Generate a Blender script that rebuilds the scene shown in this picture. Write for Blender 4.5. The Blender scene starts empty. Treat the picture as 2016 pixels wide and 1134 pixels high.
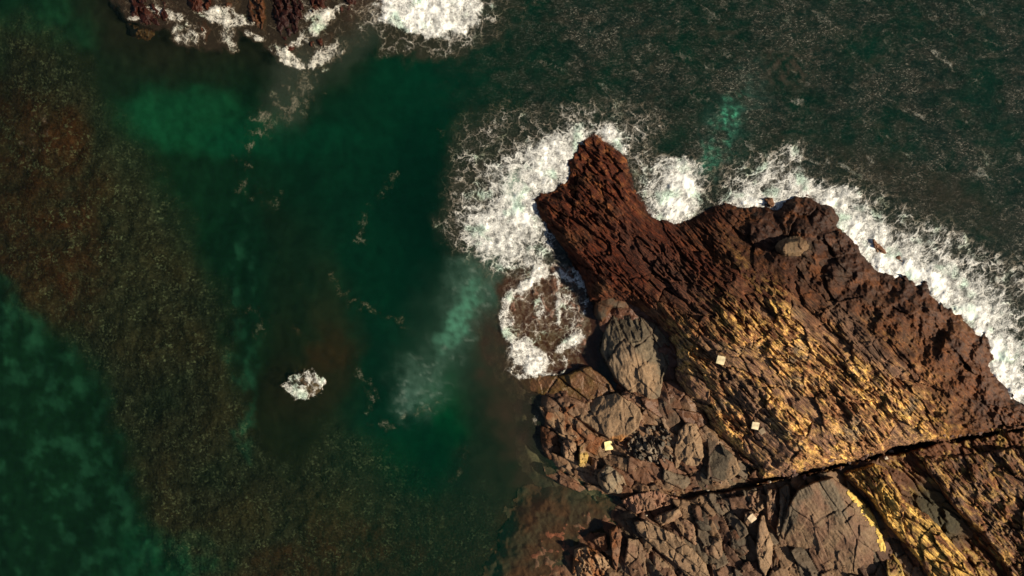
import bpy, math
import numpy as np

# ------------------------------------------------------------------ camera, sky, sun, exposure
scn = bpy.context.scene
COL = scn.collection
S = 0.03            # metres per photo pixel at sea level
H = 40.32           # drone height above the sea
CX, CY = 1008.0, 567.0

cam_d = bpy.data.cameras.new("camera")
cam_d.sensor_width = 36.0
cam_d.lens = 24.0
cam_d.clip_end = 3000
cam = bpy.data.objects.new("camera", cam_d)
cam.location = (0, 0, H)
COL.objects.link(cam)
scn.camera = cam

SUN_EL = math.radians(35)
SUN_AZ = math.radians(-14)      # direction towards the sun, from +x towards +y
w = bpy.data.worlds.new("World")
scn.world = w
w.use_nodes = True
nt = w.node_tree
sky = nt.nodes.new("ShaderNodeTexSky")
sky.sky_type = 'NISHITA'
sky.sun_disc = False
sky.sun_elevation = SUN_EL
sky.sun_rotation = math.pi / 2 - SUN_AZ
bg = nt.nodes["Background"]
bg.inputs["Strength"].default_value = 0.05
nt.links.new(sky.outputs[0], bg.inputs[0])

sd = bpy.data.lights.new("sun", 'SUN')
sd.energy = 5.0
sd.angle = math.radians(0.6)
sd.color = (1.0, 0.90, 0.72)
sun = bpy.data.objects.new("sun", sd)
sun.location = (30, 13, 60)
sun.rotation_euler = (0, math.pi / 2 - SUN_EL, SUN_AZ)
COL.objects.link(sun)

scn.view_settings.view_transform = 'Standard'
scn.view_settings.look = 'None'
scn.view_settings.exposure = 0.5
scn.view_settings.gamma = 1.0
scn.cycles.transparent_max_bounces = 16

# ------------------------------------------------------------------ numpy noise
def _hash(ix, iy, seed):
    ix = ix.astype(np.int64); iy = iy.astype(np.int64)
    n = (ix * 374761393 + iy * 668265263 + seed * 974634777) & 0xffffffff
    n = ((n ^ (n >> 13)) * 1274126177) & 0xffffffff
    n = ((n ^ (n >> 16)) * 2246822519) & 0xffffffff
    return (n ^ (n >> 15)) & 0xffffffff

def rnd(ix, iy, seed):
    return _hash(ix, iy, seed) / 4294967295.0

def perlin(x, y, seed=0):
    x0 = np.floor(x); y0 = np.floor(y)
    fx = x - x0; fy = y - y0
    ux = fx * fx * fx * (fx * (fx * 6 - 15) + 10)
    uy = fy * fy * fy * (fy * (fy * 6 - 15) + 10)
    def g(dx, dy):
        a = rnd(x0 + dx, y0 + dy, seed) * 2 * np.pi
        return np.cos(a) * (fx - dx) + np.sin(a) * (fy - dy)
    a = g(0, 0) * (1 - ux) + g(1, 0) * ux
    b = g(0, 1) * (1 - ux) + g(1, 1) * ux
    return (a * (1 - uy) + b * uy) * 1.5

def fbm(x, y, seed=0, octv=4, gain=0.5):
    s = 0; a = 1.0; t = 0
    for i in range(octv):
        s = s + a * perlin(x, y, seed + i * 17)
        t += a
        x = x * 2.03 + 3.1; y = y * 2.03 + 1.7; a *= gain
    return s / t

def voro(x, y, seed=0, jit=0.9):
    """F1, F2, random of the cell, vector to the cell centre"""
    x0 = np.floor(x); y0 = np.floor(y)
    f1 = np.full(x.shape, 9.0); f2 = np.full(x.shape, 9.0)
    cid = np.zeros(x.shape); vx = np.zeros(x.shape); vy = np.zeros(x.shape)
    for dx in (-1, 0, 1):
        for dy in (-1, 0, 1):
            px = x0 + dx + 0.5 + jit * (rnd(x0 + dx, y0 + dy, seed) - 0.5)
            py = y0 + dy + 0.5 + jit * (rnd(x0 + dx, y0 + dy, seed + 5) - 0.5)
            d = np.hypot(px - x, py - y)
            c = rnd(x0 + dx, y0 + dy, seed + 9)
            m = d < f1
            f2 = np.where(m, f1, np.minimum(f2, d))
            cid = np.where(m, c, cid); vx = np.where(m, x - px, vx); vy = np.where(m, y - py, vy)
            f1 = np.where(m, d, f1)
    return f1, f2, cid, vx, vy

def ss(a, b, x):
    t = np.clip((x - a) / (b - a), 0, 1)
    return t * t * (3 - 2 * t)

def rot(u, v, deg):
    a = math.radians(deg)
    return u * math.cos(a) + v * math.sin(a), -u * math.sin(a) + v * math.cos(a)

def smooth_poly(p, n=4, closed=True):
    p = np.array(p, float); m = len(p); out = []
    rng = range(m) if closed else range(m - 1)
    for i in rng:
        if closed:
            a, b, c, d = p[i - 1], p[i], p[(i + 1) % m], p[(i + 2) % m]
        else:
            a, b, c, d = p[max(i - 1, 0)], p[i], p[i + 1], p[min(i + 2, m - 1)]
        for k in range(n):
            t = k / n
            out.append(0.5 * ((2 * b) + (-a + c) * t + (2 * a - 5 * b + 4 * c - d) * t * t + (-a + 3 * b - 3 * c + d) * t ** 3))
    if not closed:
        out.append(p[-1])
    return np.array(out)

def line_dist(u, v, p):
    d = np.full(u.shape, 1e9)
    for a, b in zip(p[:-1], p[1:]):
        e = b - a; L = max(e @ e, 1e-9)
        t = np.clip(((u - a[0]) * e[0] + (v - a[1]) * e[1]) / L, 0, 1)
        d = np.minimum(d, np.hypot(u - a[0] - t * e[0], v - a[1] - t * e[1]))
    return d

def sdf(u, v, poly, smooth=3):
    """positive inside the closed polygon, px"""
    p = smooth_poly(poly, smooth) if smooth > 1 else np.array(poly, float)
    q = np.vstack([p, p[:1]])
    d = line_dist(u, v, q)
    ins = np.zeros(u.shape, bool)
    for a, b in zip(q[:-1], q[1:]):
        if a[1] == b[1]:
            continue
        c = (a[1] > v) != (b[1] > v)
        ins ^= c & (u < (b[0] - a[0]) * (v - a[1]) / (b[1] - a[1]) + a[0])
    return np.where(ins, d, -d)

def ell(u, v, cx, cy, rx, ry, deg=0):
    a, b = rot(u - cx, v - cy, deg)
    return 1 - np.hypot(a / rx, b / ry)

def lin(r, g, b):
    f = lambda c: (c / 255) / 12.92 if c <= 10 else (((c / 255) + 0.055) / 1.055) ** 2.4
    return np.array([f(r), f(g), f(b)])

def mixc(c, m, col):
    m = np.clip(m, 0, 1)[..., None]
    return c * (1 - m) + np.asarray(col) * m

# ------------------------------------------------------------------ mesh from a height field
def world(u, v, z):
    k = 1 - z / H
    return (u - CX) * S * k, (CY - v) * S * k

def grid_object(name, U, V, Z, keep, mats, attrs, origin=None):
    ny, nx = U.shape
    fk = keep[:-1, :-1] & keep[1:, :-1] & keep[:-1, 1:] & keep[1:, 1:]
    idx = np.arange(ny * nx).reshape(ny, nx)
    q = np.stack([idx[:-1, :-1], idx[1:, :-1], idx[1:, 1:], idx[:-1, 1:]], -1)[fk]
    used = np.zeros(ny * nx, bool); used[q.ravel()] = True
    remap = np.cumsum(used) - 1
    q = remap[q]
    X, Y = world(U, V, Z)
    co = np.stack([X.ravel()[used], Y.ravel()[used], Z.ravel()[used]], -1)
    if origin is None:
        origin = np.array([co[:, 0].mean(), co[:, 1].mean(), co[:, 2].min()])
    co = co - origin
    me = bpy.data.meshes.new(name)
    me.vertices.add(len(co)); me.vertices.foreach_set("co", co.ravel().astype(np.float32))
    me.loops.add(q.size); me.loops.foreach_set("vertex_index", q.ravel().astype(np.int32))
    me.polygons.add(len(q))
    me.polygons.foreach_set("loop_start", (np.arange(len(q)) * 4).astype(np.int32))
    me.update(calc_edges=True)
    me.polygons.foreach_set("use_smooth", np.ones(len(q), bool))
    for k, a in attrs.items():
        a = np.asarray(a)
        if a.ndim == 3:
            at = me.attributes.new(k, 'FLOAT_COLOR', 'POINT')
            d = a.reshape(-1, a.shape[-1])[used]
            if d.shape[1] == 3:
                d = np.hstack([d, np.ones((len(d), 1))])
            at.data.foreach_set("color", d.ravel().astype(np.float32))
        else:
            at = me.attributes.new(k, 'FLOAT', 'POINT')
            at.data.foreach_set("value", a.ravel()[used].astype(np.float32))
    me.materials.append(mats)
    ob = bpy.data.objects.new(name, me)
    ob.location = origin
    COL.objects.link(ob)
    return ob

def tag(o, label=None, cat=None, group=None, kind=None):
    if label: o['label'] = label
    if cat: o['category'] = cat
    if group: o['group'] = group
    if kind: o['kind'] = kind
    return o

def axes(u0, u1, v0, v1, step):
    return np.meshgrid(np.arange(u0, u1 + step, step), np.arange(v0, v1 + step, step))

# ------------------------------------------------------------------ materials
class NT:
    def __init__(self, name):
        self.m = bpy.data.materials.new(name); self.m.use_nodes = True
        self.t = self.m.node_tree; self.t.nodes.clear()
        self.out = self.n("ShaderNodeOutputMaterial")
    def n(self, typ, **kw):
        x = self.t.nodes.new(typ)
        for k, v in kw.items(): setattr(x, k, v)
        return x
    def l(self, a, b): self.t.links.new(a, b)
    def put(self, sock, v):
        if hasattr(v, "is_output"): self.l(v, sock)
        else: sock.default_value = v
    def math(self, op, a, b=0.0, c=None, clamp=False):
        x = self.n("ShaderNodeMath", operation=op); x.use_clamp = clamp
        self.put(x.inputs[0], a); self.put(x.inputs[1], b)
        if c is not None: self.put(x.inputs[2], c)
        return x.outputs[0]
    def attr(self, name):
        return self.n("ShaderNodeAttribute", attribute_name=name)
    def mix(self, f, a, b, mode='MIX'):
        x = self.n("ShaderNodeMix", data_type='RGBA', blend_type=mode)
        self.put(x.inputs[0], f); self.put(x.inputs[6], a); self.put(x.inputs[7], b)
        return x.outputs[2]
    def noise(self, vec, scale, detail=4, rough=0.55, dist=0.0):
        x = self.n("ShaderNodeTexNoise")
        self.l(vec, x.inputs["Vector"])
        x.inputs["Scale"].default_value = scale; x.inputs["Detail"].default_value = detail
        x.inputs["Roughness"].default_value = rough; x.inputs["Distortion"].default_value = dist
        return x
    def ramp(self, v, a, b, lo=0.0, hi=1.0):
        x = self.n("ShaderNodeMapRange", interpolation_type='SMOOTHSTEP')
        self.put(x.inputs[0], v); self.put(x.inputs[1], a); self.put(x.inputs[2], b)
        x.inputs[3].default_value = lo; x.inputs[4].default_value = hi
        return x.outputs[0]
    def mapping(self, vec, rotz=0, scale=(1, 1, 1)):
        x = self.n("ShaderNodeMapping"); self.l(vec, x.inputs[0])
        x.inputs["Rotation"].default_value = (0, 0, rotz); x.inputs["Scale"].default_value = scale
        return x.outputs[0]

def rock_material(name, strat=0.0, bump=0.5, rough=0.75):
    T = NT(name)
    pos = T.n("ShaderNodeNewGeometry").outputs["Position"]
    A = T.attr("Col")
    if strat:
        vec = T.mapping(T.mapping(pos, strat), 0, (0.22, 1.0, 1.0))
    else:
        vec = pos
    n1 = T.noise(vec, 3.2, 5, 0.62, 0.4)
    n2 = T.noise(vec, 11.0, 5, 0.65, 0.2)
    n3 = T.noise(pos, 26.0, 3, 0.6)
    LF = T.attr("leaf").outputs["Fac"]
    val = T.ramp(n1.outputs[0], 0.32, 0.68, 0.68 if strat else 0.78, 1.34 if strat else 1.2)
    val2 = T.ramp(n2.outputs[0], 0.33, 0.67, 0.62 if strat else .84, 1.38 if strat else 1.15)
    vv = T.math('MULTIPLY', val, val2)
    c = T.n("ShaderNodeVectorMath", operation='SCALE'); T.l(A.outputs["Color"], c.inputs[0]); T.l(vv, c.inputs["Scale"])
    if strat:
        fvec = T.mapping(T.mapping(pos, strat), 0, (0.10, 1.0, 1.0))
        nf = T.noise(fvec, 9.0, 5, 0.7, 0.15)
        fl = T.math('ADD', 1.0, T.math('MULTIPLY', LF, T.ramp(nf.outputs[0], 0.36, 0.64, -0.58, 0.62)))
        cc = T.n("ShaderNodeVectorMath", operation='SCALE'); T.l(c.outputs[0], cc.inputs[0]); T.l(fl, cc.inputs["Scale"]); c = cc
    hue = T.mix(T.ramp(n3.outputs[0], 0.4, 0.65), (1, 1, 1, 1), (1.0, 0.86, 0.72, 1))
    c2 = T.mix(1.0, c.outputs[0], hue, 'MULTIPLY')
    p = T.n("ShaderNodeBsdfPrincipled")
    T.l(c2, p.inputs["Base Color"])
    T.l(A.outputs["Alpha"], p.inputs["Roughness"])
    p.inputs["Specular IOR Level"].default_value = 0.22
    hsum = T.math('ADD', T.math('MULTIPLY', n1.outputs[0], 0.8), T.math('ADD', T.math('MULTIPLY', n2.outputs[0], 0.5), T.math('MULTIPLY', n3.outputs[0], 0.18)))
    if strat: hsum = T.math('MULTIPLY', T.math('ADD', .35, T.math('MULTIPLY', LF, .65)), hsum)
    if strat: hsum = T.math('ADD', hsum, T.math('MULTIPLY', T.math('MULTIPLY', nf.outputs[0], LF), 1.15))
    b = T.n("ShaderNodeBump"); b.inputs["Strength"].default_value = bump; b.inputs["Distance"].default_value = 0.16
    T.l(hsum, b.inputs["Height"]); T.l(b.outputs[0], p.inputs["Normal"])
    T.l(p.outputs[0], T.out.inputs[0])
    return T.m

# in world space the strata run down to the right: angle about -42 degrees
M_STRATA = rock_material("foliated_schist", math.radians(43), 0.75)
M_BLOCK = rock_material("massive_stone", 0.0, 0.42)

def seabed_material():
    T = NT("seabed")
    pos = T.n("ShaderNodeNewGeometry").outputs["Position"]
    A = T.attr("Col")
    n1 = T.noise(pos, 1.6, 4, 0.6)
    g = T.n("ShaderNodeTexVoronoi"); T.l(pos, g.inputs["Vector"]); g.inputs["Scale"].default_value = 4.2; g.inputs["Randomness"].default_value = 1.0
    n2 = T.noise(pos, 7.0, 5, 0.68)
    grain = A.outputs["Alpha"]
    cell = T.n("ShaderNodeSeparateColor"); T.l(g.outputs["Color"], cell.inputs[0])
    spk = T.math('MULTIPLY', T.ramp(cell.outputs[0], 0.35, 1.0), T.ramp(n2.outputs[0], 0.46, 0.66))
    n9 = T.noise(pos, 0.7, 4, 0.6)
    amt = T.math('MULTIPLY', T.math('MULTIPLY', spk, T.ramp(n9.outputs[0], .38, .62, .12, .62)), grain)
    base = T.math('MULTIPLY', T.ramp(n1.outputs[0], 0.3, 0.7, 0.8, 1.2), T.math('ADD', 1.0, T.math('MULTIPLY', T.math('SUBTRACT', n2.outputs[0], 0.5), T.math('MULTIPLY', grain, 2.6))))
    c = T.n("ShaderNodeVectorMath", operation='SCALE'); T.l(A.outputs["Color"], c.inputs[0]); T.l(base, c.inputs["Scale"])
    c2 = T.mix(amt, c.outputs[0], (0.17, 0.15, 0.08, 1))
    p = T.n("ShaderNodeBsdfPrincipled"); T.l(c2, p.inputs["Base Color"])
    p.inputs["Roughness"].default_value = 0.9; p.inputs["Specular IOR Level"].default_value = 0.0
    b = T.n("ShaderNodeBump"); b.inputs["Distance"].default_value = 0.12
    T.l(T.math('MULTIPLY', grain, 0.8), b.inputs["Strength"])
    T.l(T.math('ADD', n2.outputs[0], T.math('MULTIPLY', g.outputs["Distance"], -0.6)), b.inputs["Height"])
    T.l(b.outputs[0], p.inputs["Normal"])
    T.l(p.outputs[0], T.out.inputs[0])
    return T.m

def water_material():
    T = NT("sea_water")
    pos = T.n("ShaderNodeNewGeometry").outputs["Position"]
    A = T.attr("Col")                 # suspended matter: colour, alpha = how cloudy
    ch = T.attr("chop")
    n1 = T.noise(T.mapping(pos, math.radians(20), (1, 1.7, 1)), 0.9, 6, 0.62, 0.6)
    n2 = T.noise(pos, 4.5, 5, 0.65, 0.5)
    # flecks of old foam and stirred up grit carried by the choppy water
    n4 = T.noise(pos, 0.55, 4, 0.6, 0.8)
    veil = T.math('MULTIPLY', T.ramp(T.math('MULTIPLY', n1.outputs[0], n4.outputs[0]), 0.17, 0.33), ch.outputs["Fac"])
    n5 = T.noise(T.mapping(pos, math.radians(-30), (1, 2.0, 1)), 6.5, 4, 0.75, 1.2)
    n6 = T.noise(T.mapping(pos, math.radians(35), (1, 1.5, 1)), 2.6, 6, 0.75, 1.5)
    fl = T.math('MULTIPLY', T.math('MULTIPLY', T.ramp(n5.outputs[0], 0.46, 0.70), T.ramp(n6.outputs[0], .42, .60)), T.math('ADD', T.math('MULTIPLY', veil, .8), T.math('MULTIPLY', ch.outputs["Fac"], .35)))
    dk = T.math('MULTIPLY', T.ramp(n6.outputs[0], .60, .36), T.math('MULTIPLY', ch.outputs["Fac"], .8))
    bodyc = T.mix(T.math('MULTIPLY', veil, 0.75), A.outputs["Color"], (0.034, 0.029, 0.020, 1))
    bodyc = T.mix(dk, bodyc, (0.004, 0.012, 0.008, 1))
    bodyc = T.mix(T.math('MULTIPLY', fl, 0.7), bodyc, (0.25, 0.24, 0.195, 1))
    cloud = T.math('ADD', A.outputs["Alpha"], T.math('MULTIPLY', fl, 0.5), clamp=True)
    tr = T.n("ShaderNodeBsdfTransparent"); tr.inputs[0].default_value = (0.80, 0.95, 0.88, 1)
    df = T.n("ShaderNodeBsdfDiffuse"); T.l(bodyc, df.inputs[0])
    m1 = T.n("ShaderNodeMixShader"); T.l(cloud, m1.inputs[0]); T.l(tr.outputs[0], m1.inputs[1]); T.l(df.outputs[0], m1.inputs[2])
    gl = T.n("ShaderNodeBsdfGlossy"); gl.inputs["Roughness"].default_value = 0.10
    b = T.n("ShaderNodeBump"); b.inputs["Distance"].default_value = 0.12
    T.l(T.math('ADD', 0.22, T.math('MULTIPLY', ch.outputs["Fac"], 0.45)), b.inputs["Strength"])
    T.l(T.math('ADD', n1.outputs[0], T.math('MULTIPLY', n2.outputs[0], 0.45)), b.inputs["Height"])
    bg_ = T.n("ShaderNodeBump"); bg_.inputs["Distance"].default_value = 0.12; bg_.inputs["Strength"].default_value = 0.07
    T.l(T.math('ADD', n1.outputs[0], n2.outputs[0]), bg_.inputs["Height"])
    T.l(bg_.outputs[0], gl.inputs["Normal"])
    T.l(b.outputs[0], df.inputs["Normal"])
    fr = T.n("ShaderNodeFresnel"); fr.inputs[0].default_value = 1.33; T.l(bg_.outputs[0], fr.inputs["Normal"])
    m2 = T.n("ShaderNodeMixShader"); T.l(T.math('MULTIPLY', fr.outputs[0], T.math('SUBTRACT', 1.0, T.n("ShaderNodeNewGeometry").outputs["Backfacing"])), m2.inputs[0]); T.l(m1.outputs[0], m2.inputs[1]); T.l(gl.outputs[0], m2.inputs[2])
    T.l(m2.outputs[0], T.out.inputs[0])
    return T.m

def foam_material():
    T = NT("sea_foam")
    F = T.attr("flow").outputs["Vector"]       # coordinates stretched along the run of the water, metres
    D = T.attr("dens").outputs["Fac"]
    C = T.attr("tint")
    wn = T.noise(F, 1.1, 4, 0.6)
    wv = T.n("ShaderNodeVectorMath", operation='MULTIPLY_ADD')
    T.l(wn.outputs["Color"], wv.inputs[0]); wv.inputs[1].default_value = (1.9, 1.9, 0); T.l(F, wv.inputs[2])
    wn2 = T.noise(F, 4.5, 3, 0.6)
    wv2 = T.n("ShaderNodeVectorMath", operation='MULTIPLY_ADD')
    T.l(wn2.outputs["Color"], wv2.inputs[0]); wv2.inputs[1].default_value = (0.5, 0.5, 0); T.l(wv.outputs[0], wv2.inputs[2])
    def cells(scale):
        x = T.n("ShaderNodeTexVoronoi", feature='DISTANCE_TO_EDGE'); x.voronoi_dimensions = '2D'
        T.l(wv2.outputs[0], x.inputs["Vector"]); x.inputs["Scale"].default_value = scale
        return T.math('DIVIDE', x.outputs[0], scale)     # metres from the strand
    e1 = cells(1.25); e2 = cells(2.9); e3 = cells(6.5)
    n3 = T.noise(wv2.outputs[0], 3.0, 5, 0.7)
    n4 = T.noise(wv2.outputs[0], 14.0, 4, 0.7)
    # strand half-width grows with the density of the foam
    k1 = T.math('MULTIPLY', D, 0.23); k2 = T.math('MULTIPLY', T.math('SUBTRACT', D, 0.18), 0.20)
    k3 = T.math('MULTIPLY', T.math('SUBTRACT', D, 0.38), 0.22)
    wob = T.math('MULTIPLY', T.math('SUBTRACT', n3.outputs[0], 0.42), 0.14)
    def strand(e, k):
        x = T.math('SUBTRACT', T.math('ADD', k, T.math('MULTIPLY', wob, T.math('ADD', D, 0.35))), e)
        return T.math('DIVIDE', x, 0.085, clamp=True)
    st = T.math('MAXIMUM', strand(e1, k1), T.math('MAXIMUM', T.math('MULTIPLY', strand(e2, k2), 0.95), T.math('MULTIPLY', strand(e3, k3), 0.9)))
    solid = T.ramp(T.math('ADD', D, T.math('ADD', T.math('MULTIPLY', T.math('SUBTRACT', n3.outputs[0], 0.5), 2.0), T.math('MULTIPLY', T.math('SUBTRACT', n4.outputs[0], 0.5), 1.2))), 0.74, 1.0)
    fine = T.ramp(n4.outputs[0], 0.34, 0.60, 0.12, 1.0)
    a = T.math('MAXIMUM', T.math('MULTIPLY', st, fine), solid)
    edge = T.math('MULTIPLY', T.ramp(D, 0.02, 0.42), T.ramp(T.noise(F, 2.2, 5, .7).outputs[0], .34, .56, .35, 1.0))
    a = T.math('MULTIPLY', T.math('MULTIPLY', a, edge), C.outputs["Alpha"], clamp=True)
    fc = T.mix(T.ramp(D, 0.14, 0.52), (0.42, 0.33, 0.24, 1), (1, 1, 1, 1))
    p = T.n("ShaderNodeBsdfDiffuse"); T.l(T.mix(1.0, C.outputs["Color"], fc, 'MULTIPLY'), p.inputs[0])
    b = T.n("ShaderNodeBump"); b.inputs["Distance"].default_value = 0.10; b.inputs["Strength"].default_value = 0.55
    T.l(T.math('ADD', a, T.math('MULTIPLY', n4.outputs[0], 0.5)), b.inputs["Height"]); T.l(b.outputs[0], p.inputs["Normal"])
    tr = T.n("ShaderNodeBsdfTransparent")
    m = T.n("ShaderNodeMixShader"); T.l(a, m.inputs[0]); T.l(tr.outputs[0], m.inputs[1]); T.l(p.outputs[0], m.inputs[2])
    T.l(m.outputs[0], T.out.inputs[0])
    return T.m

M_SEABED = seabed_material(); M_WATER = water_material(); M_FOAM = foam_material()

# ------------------------------------------------------------------ outlines read off the photograph (px)
SHORE_NE = [(1137, 275), (1150, 268), (1168, 264), (1185, 268), (1205, 287), (1228, 300), (1240, 330), (1246, 358), (1258, 385), (1272, 404),
            (1300, 425), (1328, 433), (1350, 428), (1378, 420), (1405, 405), (1440, 397), (1478, 398), (1502, 404), (1530, 403),
            (1555, 388), (1588, 376), (1620, 390), (1645, 410), (1656, 440), (1676, 466), (1705, 490), (1722, 515), (1752, 532),
            (1790, 548), (1820, 553), (1845, 575), (1864, 600), (1900, 615), (1926, 636), (1945, 665), (1958, 700), (1968, 735),
            (1990, 775), (2060, 830), (2250, 930)]
CLIFF_SW = [(1137, 275), (1136, 298), (1119, 320), (1121, 345), (1105, 366), (1076, 377), (1053, 395), (1066, 430), (1094, 468),
            (1122, 508), (1146, 548), (1163, 590), (1190, 600), (1230, 596), (1272, 622), (1312, 655), (1332, 700), (1330, 745), (1352, 790),
            (1385, 815), (1402, 850), (1430, 875), (1462, 905), (1490, 945), (1440, 965)]
CRACK = [(1100, 1090), (1150, 1045), (1200, 1005), (1235, 992), (1290, 978), (1340, 975), (1400, 962), (1470, 950), (1545, 940), (1600, 928),
         (1660, 915), (1720, 900), (1765, 884), (1840, 872), (1900, 862), (1975, 850), (2100, 835), (2260, 815)]
RIDGE = SHORE_NE + [(2250, 812), (2100, 838), (1975, 853), (1900, 865), (1840, 875), (1765, 888), (1720, 904), (1660, 919), (1600, 932),
                    (1545, 944), (1490, 952)] + [p for p in CLIFF_SW[::-1] if p[0] < 1480 and p not in ((1137, 275), (1440, 965))]
SHELF = [(1150, 540), (1110, 520), (1060, 525), (1010, 560), (992, 600), (990, 650), (1005, 700), (1030, 745), (1052, 785), (1056, 840), (1060, 885),
         (1078, 918), (1110, 948), (1155, 975), (1200, 985), (1260, 990), (1400, 975), (1500, 950), (1500, 900), (1400, 820), (1340, 680), (1250, 570)]
LOWER = [(1000, 1150), (1025, 1085), (1045, 1030), (1090, 990), (1190, 988), (1250, 1000), (1340, 984), (1400, 972), (1470, 958), (1545, 949), (1600, 938), (1660, 926),
         (1720, 912), (1765, 898), (1840, 880), (1900, 872), (1975, 862), (2100, 846), (2250, 822), (2250, 1330), (1000, 1330), (1010, 1210)]

def blocks(u, v, seed, size, ang=40, asp=1.8, tilt=.5, warp=.18):
    s, t = rot(u, v, ang)
    x = s / (size * asp); y = t / size
    x = x + warp * fbm(u / size, v / size, seed + 30, 3); y = y + warp * fbm(u / size, v / size, seed + 31, 3)
    f1, f2, c, vx, vy = voro(x, y, seed)
    r2 = (c * 7919) % 1; r3 = (c * 104729) % 1
    hgt = (c - .5) + tilt * 2 * ((r2 - .5) * vx + (r3 - .5) * vy)
    return hgt, f2 - f1, c

# ------------------------------------------------------------------ seabed
def nonuniform(lo, hi, step, far):
    mid = np.arange(lo, hi + step, step)
    out = [step * 2 ** i for i in range(1, 16)]
    a = []; x = lo
    for o in out:
        x -= o
        if x < -far: break
        a.append(x)
    b = []; x = mid[-1]
    for o in out:
        x += o
        if x > far: break
        b.append(x)
    return np.array(a[::-1] + list(mid) + b)

def soft(d, w, u=None, v=None, n=0, seed=0, sc=60):
    if n: d = d + n * fbm(u / sc, v / sc, seed, 4)
    return ss(-w, w, d)

def seabed_fields(u, v):
    deep = lin(3, 58, 36)
    c = np.ones(u.shape + (3,)) * deep
    wx = u + 40 * fbm(u / 90, v / 90, 31, 4); wy = v + 40 * fbm(u / 90, v / 90, 32, 4)
    n_b = fbm(u / 120, v / 120, 3, 5); n_m = fbm(u / 38, v / 38, 4, 5); n_s = fbm(u / 14, v / 14, 5, 4)
    grain = np.zeros(u.shape)
    def put(m, col, k=1.0):
        nonlocal c
        c = mixc(c, m * k, col)
    put(ss(-.2, .5, n_b), lin(4, 42, 30), 0.7)
    # greener shallows on the left half
    put(soft(700 - wx, 260), lin(18, 46, 22), 0.75)
    put(soft(ell(wx, wy, 250, 110, 260, 110), .5), lin(27, 44, 26), 0.7)
    put(soft(ell(wx, wy, 90, 50, 110, 65), .4) * (0.6 + 0.8 * n_m), lin(36, 92, 52), 0.9)
    # kelp brown strip in the middle
    put(soft(sdf(wx, wy, [(510, 380), (600, 420), (660, 520), (690, 680), (690, 900), (700, 1000), (500, 960), (430, 800), (520, 700), (530, 560)]), 45), lin(33, 36, 18), 0.85)
    put(soft(ell(wx, wy, 655, 650, 48, 130), .5), lin(56, 48, 26), 0.7)
    put(soft(ell(wx, wy, 648, 690, 36, 50), .4), lin(62, 34, 14), 0.6)
    put(soft(ell(wx, wy, 600, 770, 70, 60), .5), lin(46, 36, 20), 0.6)
    # cobble bank sweeping down the left side
    band = [(0, 60), (150, 130), (230, 230), (300, 350), (370, 470), (430, 600), (455, 760), (520, 900), (600, 900), (680, 850), (790, 920), (900, 980),
            (1010, 1010), (1060, 1060), (1080, 1200), (330, 1200), (290, 1010), (240, 860), (190, 740), (110, 640), (0, 580)]
    b = soft(sdf(wx, wy, band), 50)
    put(b, lin(48, 49, 30), 0.95)
    put(b * ss(-.1, .5, n_b), lin(62, 56, 30), 0.7)
    put(b * ss(.0, .5, -n_b), lin(30, 46, 28), 0.6)
    grain = np.maximum(grain, b * 1.0)
    r1 = soft(sdf(wx, wy, [(-60, 180), (80, 190), (150, 250), (190, 360), (215, 440), (200, 560), (150, 640), (60, 600), (-60, 480)]), 45)
    put(r1 * (.7 + .9 * n_m), lin(62, 38, 18), 0.85)
    put(soft(ell(wx, wy, 125, 275, 48, 50), .5), lin(74, 42, 16), 0.5)
    r2 = soft(sdf(wx, wy, [(520, 1090), (640, 1030), (760, 1030), (900, 1080), (1050, 1100), (1060, 1200), (480, 1200)]), 35)
    put(r2 * (.8 + n_m), lin(66, 42, 22), 0.7)
    # mottled green corner
    c = c * (1 + (b * (.55 * fbm(u / 24, v / 24, 61, 4) + .35 * fbm(u / 9, v / 9, 62, 3)))[..., None])
    g = soft(sdf(u + 18 * n_m * 2, v + 18 * n_m, [(-40, 560), (60, 620), (120, 670), (190, 730), (220, 850), (262, 960), (300, 1040), (380, 1140), (420, 1220), (-60, 1220)]), 30)
    put(g, lin(16, 50, 26), 0.95)
    cl = ss(.05, .55, fbm(u / 45, v / 45, 77, 5) + 0.25 * n_s + 0.22 * np.exp(-((u - (80 + (v - 650) * .42)) / 90) ** 2))
    put(g * cl, lin(40, 92, 58), 0.7)
    put(soft(ell(wx, wy, 330, 1090, 110, 50), .5) * (0.5 + n_m), lin(22, 88, 52), 0.7)
    grain *= 1 - g * 0.8
    # sandy floor showing green
    put(soft(ell(u + 20 * n_m, v + 25 * n_m, 390, 240, 150, 62, 6), .38), lin(20, 88, 50), 0.75)
    put(soft(ell(wx, wy, 560, 275, 150, 36), .5), lin(6, 82, 50), 0.6)
    put(soft(ell(wx, wy, 620, 430, 200, 190), .6), lin(4, 56, 34), 0.5)
    st = soft(ell(u + 16 * n_m * 2, v, 484, 660, 26, 260), .3) * ss(-.25, .4, fbm(u / 30, v / 55, 12, 4) + .1)
    put(st * ss(-.3, .3, n_m), lin(40, 96, 62), 0.7)
    put(soft(ell(wx, wy, 890, 800, 50, 75), .5), lin(8, 104, 52), 0.9)
    put(soft(ell(wx, wy, 850, 900, 110, 70), .5), lin(4, 62, 30), 0.7)
    # pale ground near the shelf
    put(soft(sdf(wx, wy, [(930, 700), (990, 640), (1040, 700), (1080, 900), (1200, 1000), (1120, 1080), (1000, 1040), (920, 960)]), 45), lin(54, 56, 38), 0.85)
    put(soft(sdf(wx, wy, [(1035, 985), (1180, 985), (1200, 1040), (1140, 1090), (1040, 1080), (1020, 1040)]), 16) * (.75 + n_s), lin(78, 44, 26), 0.7)
    put(soft(ell(wx, wy, 1140, 1015, 30, 20), .5), lin(60, 22, 10), .8)
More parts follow.
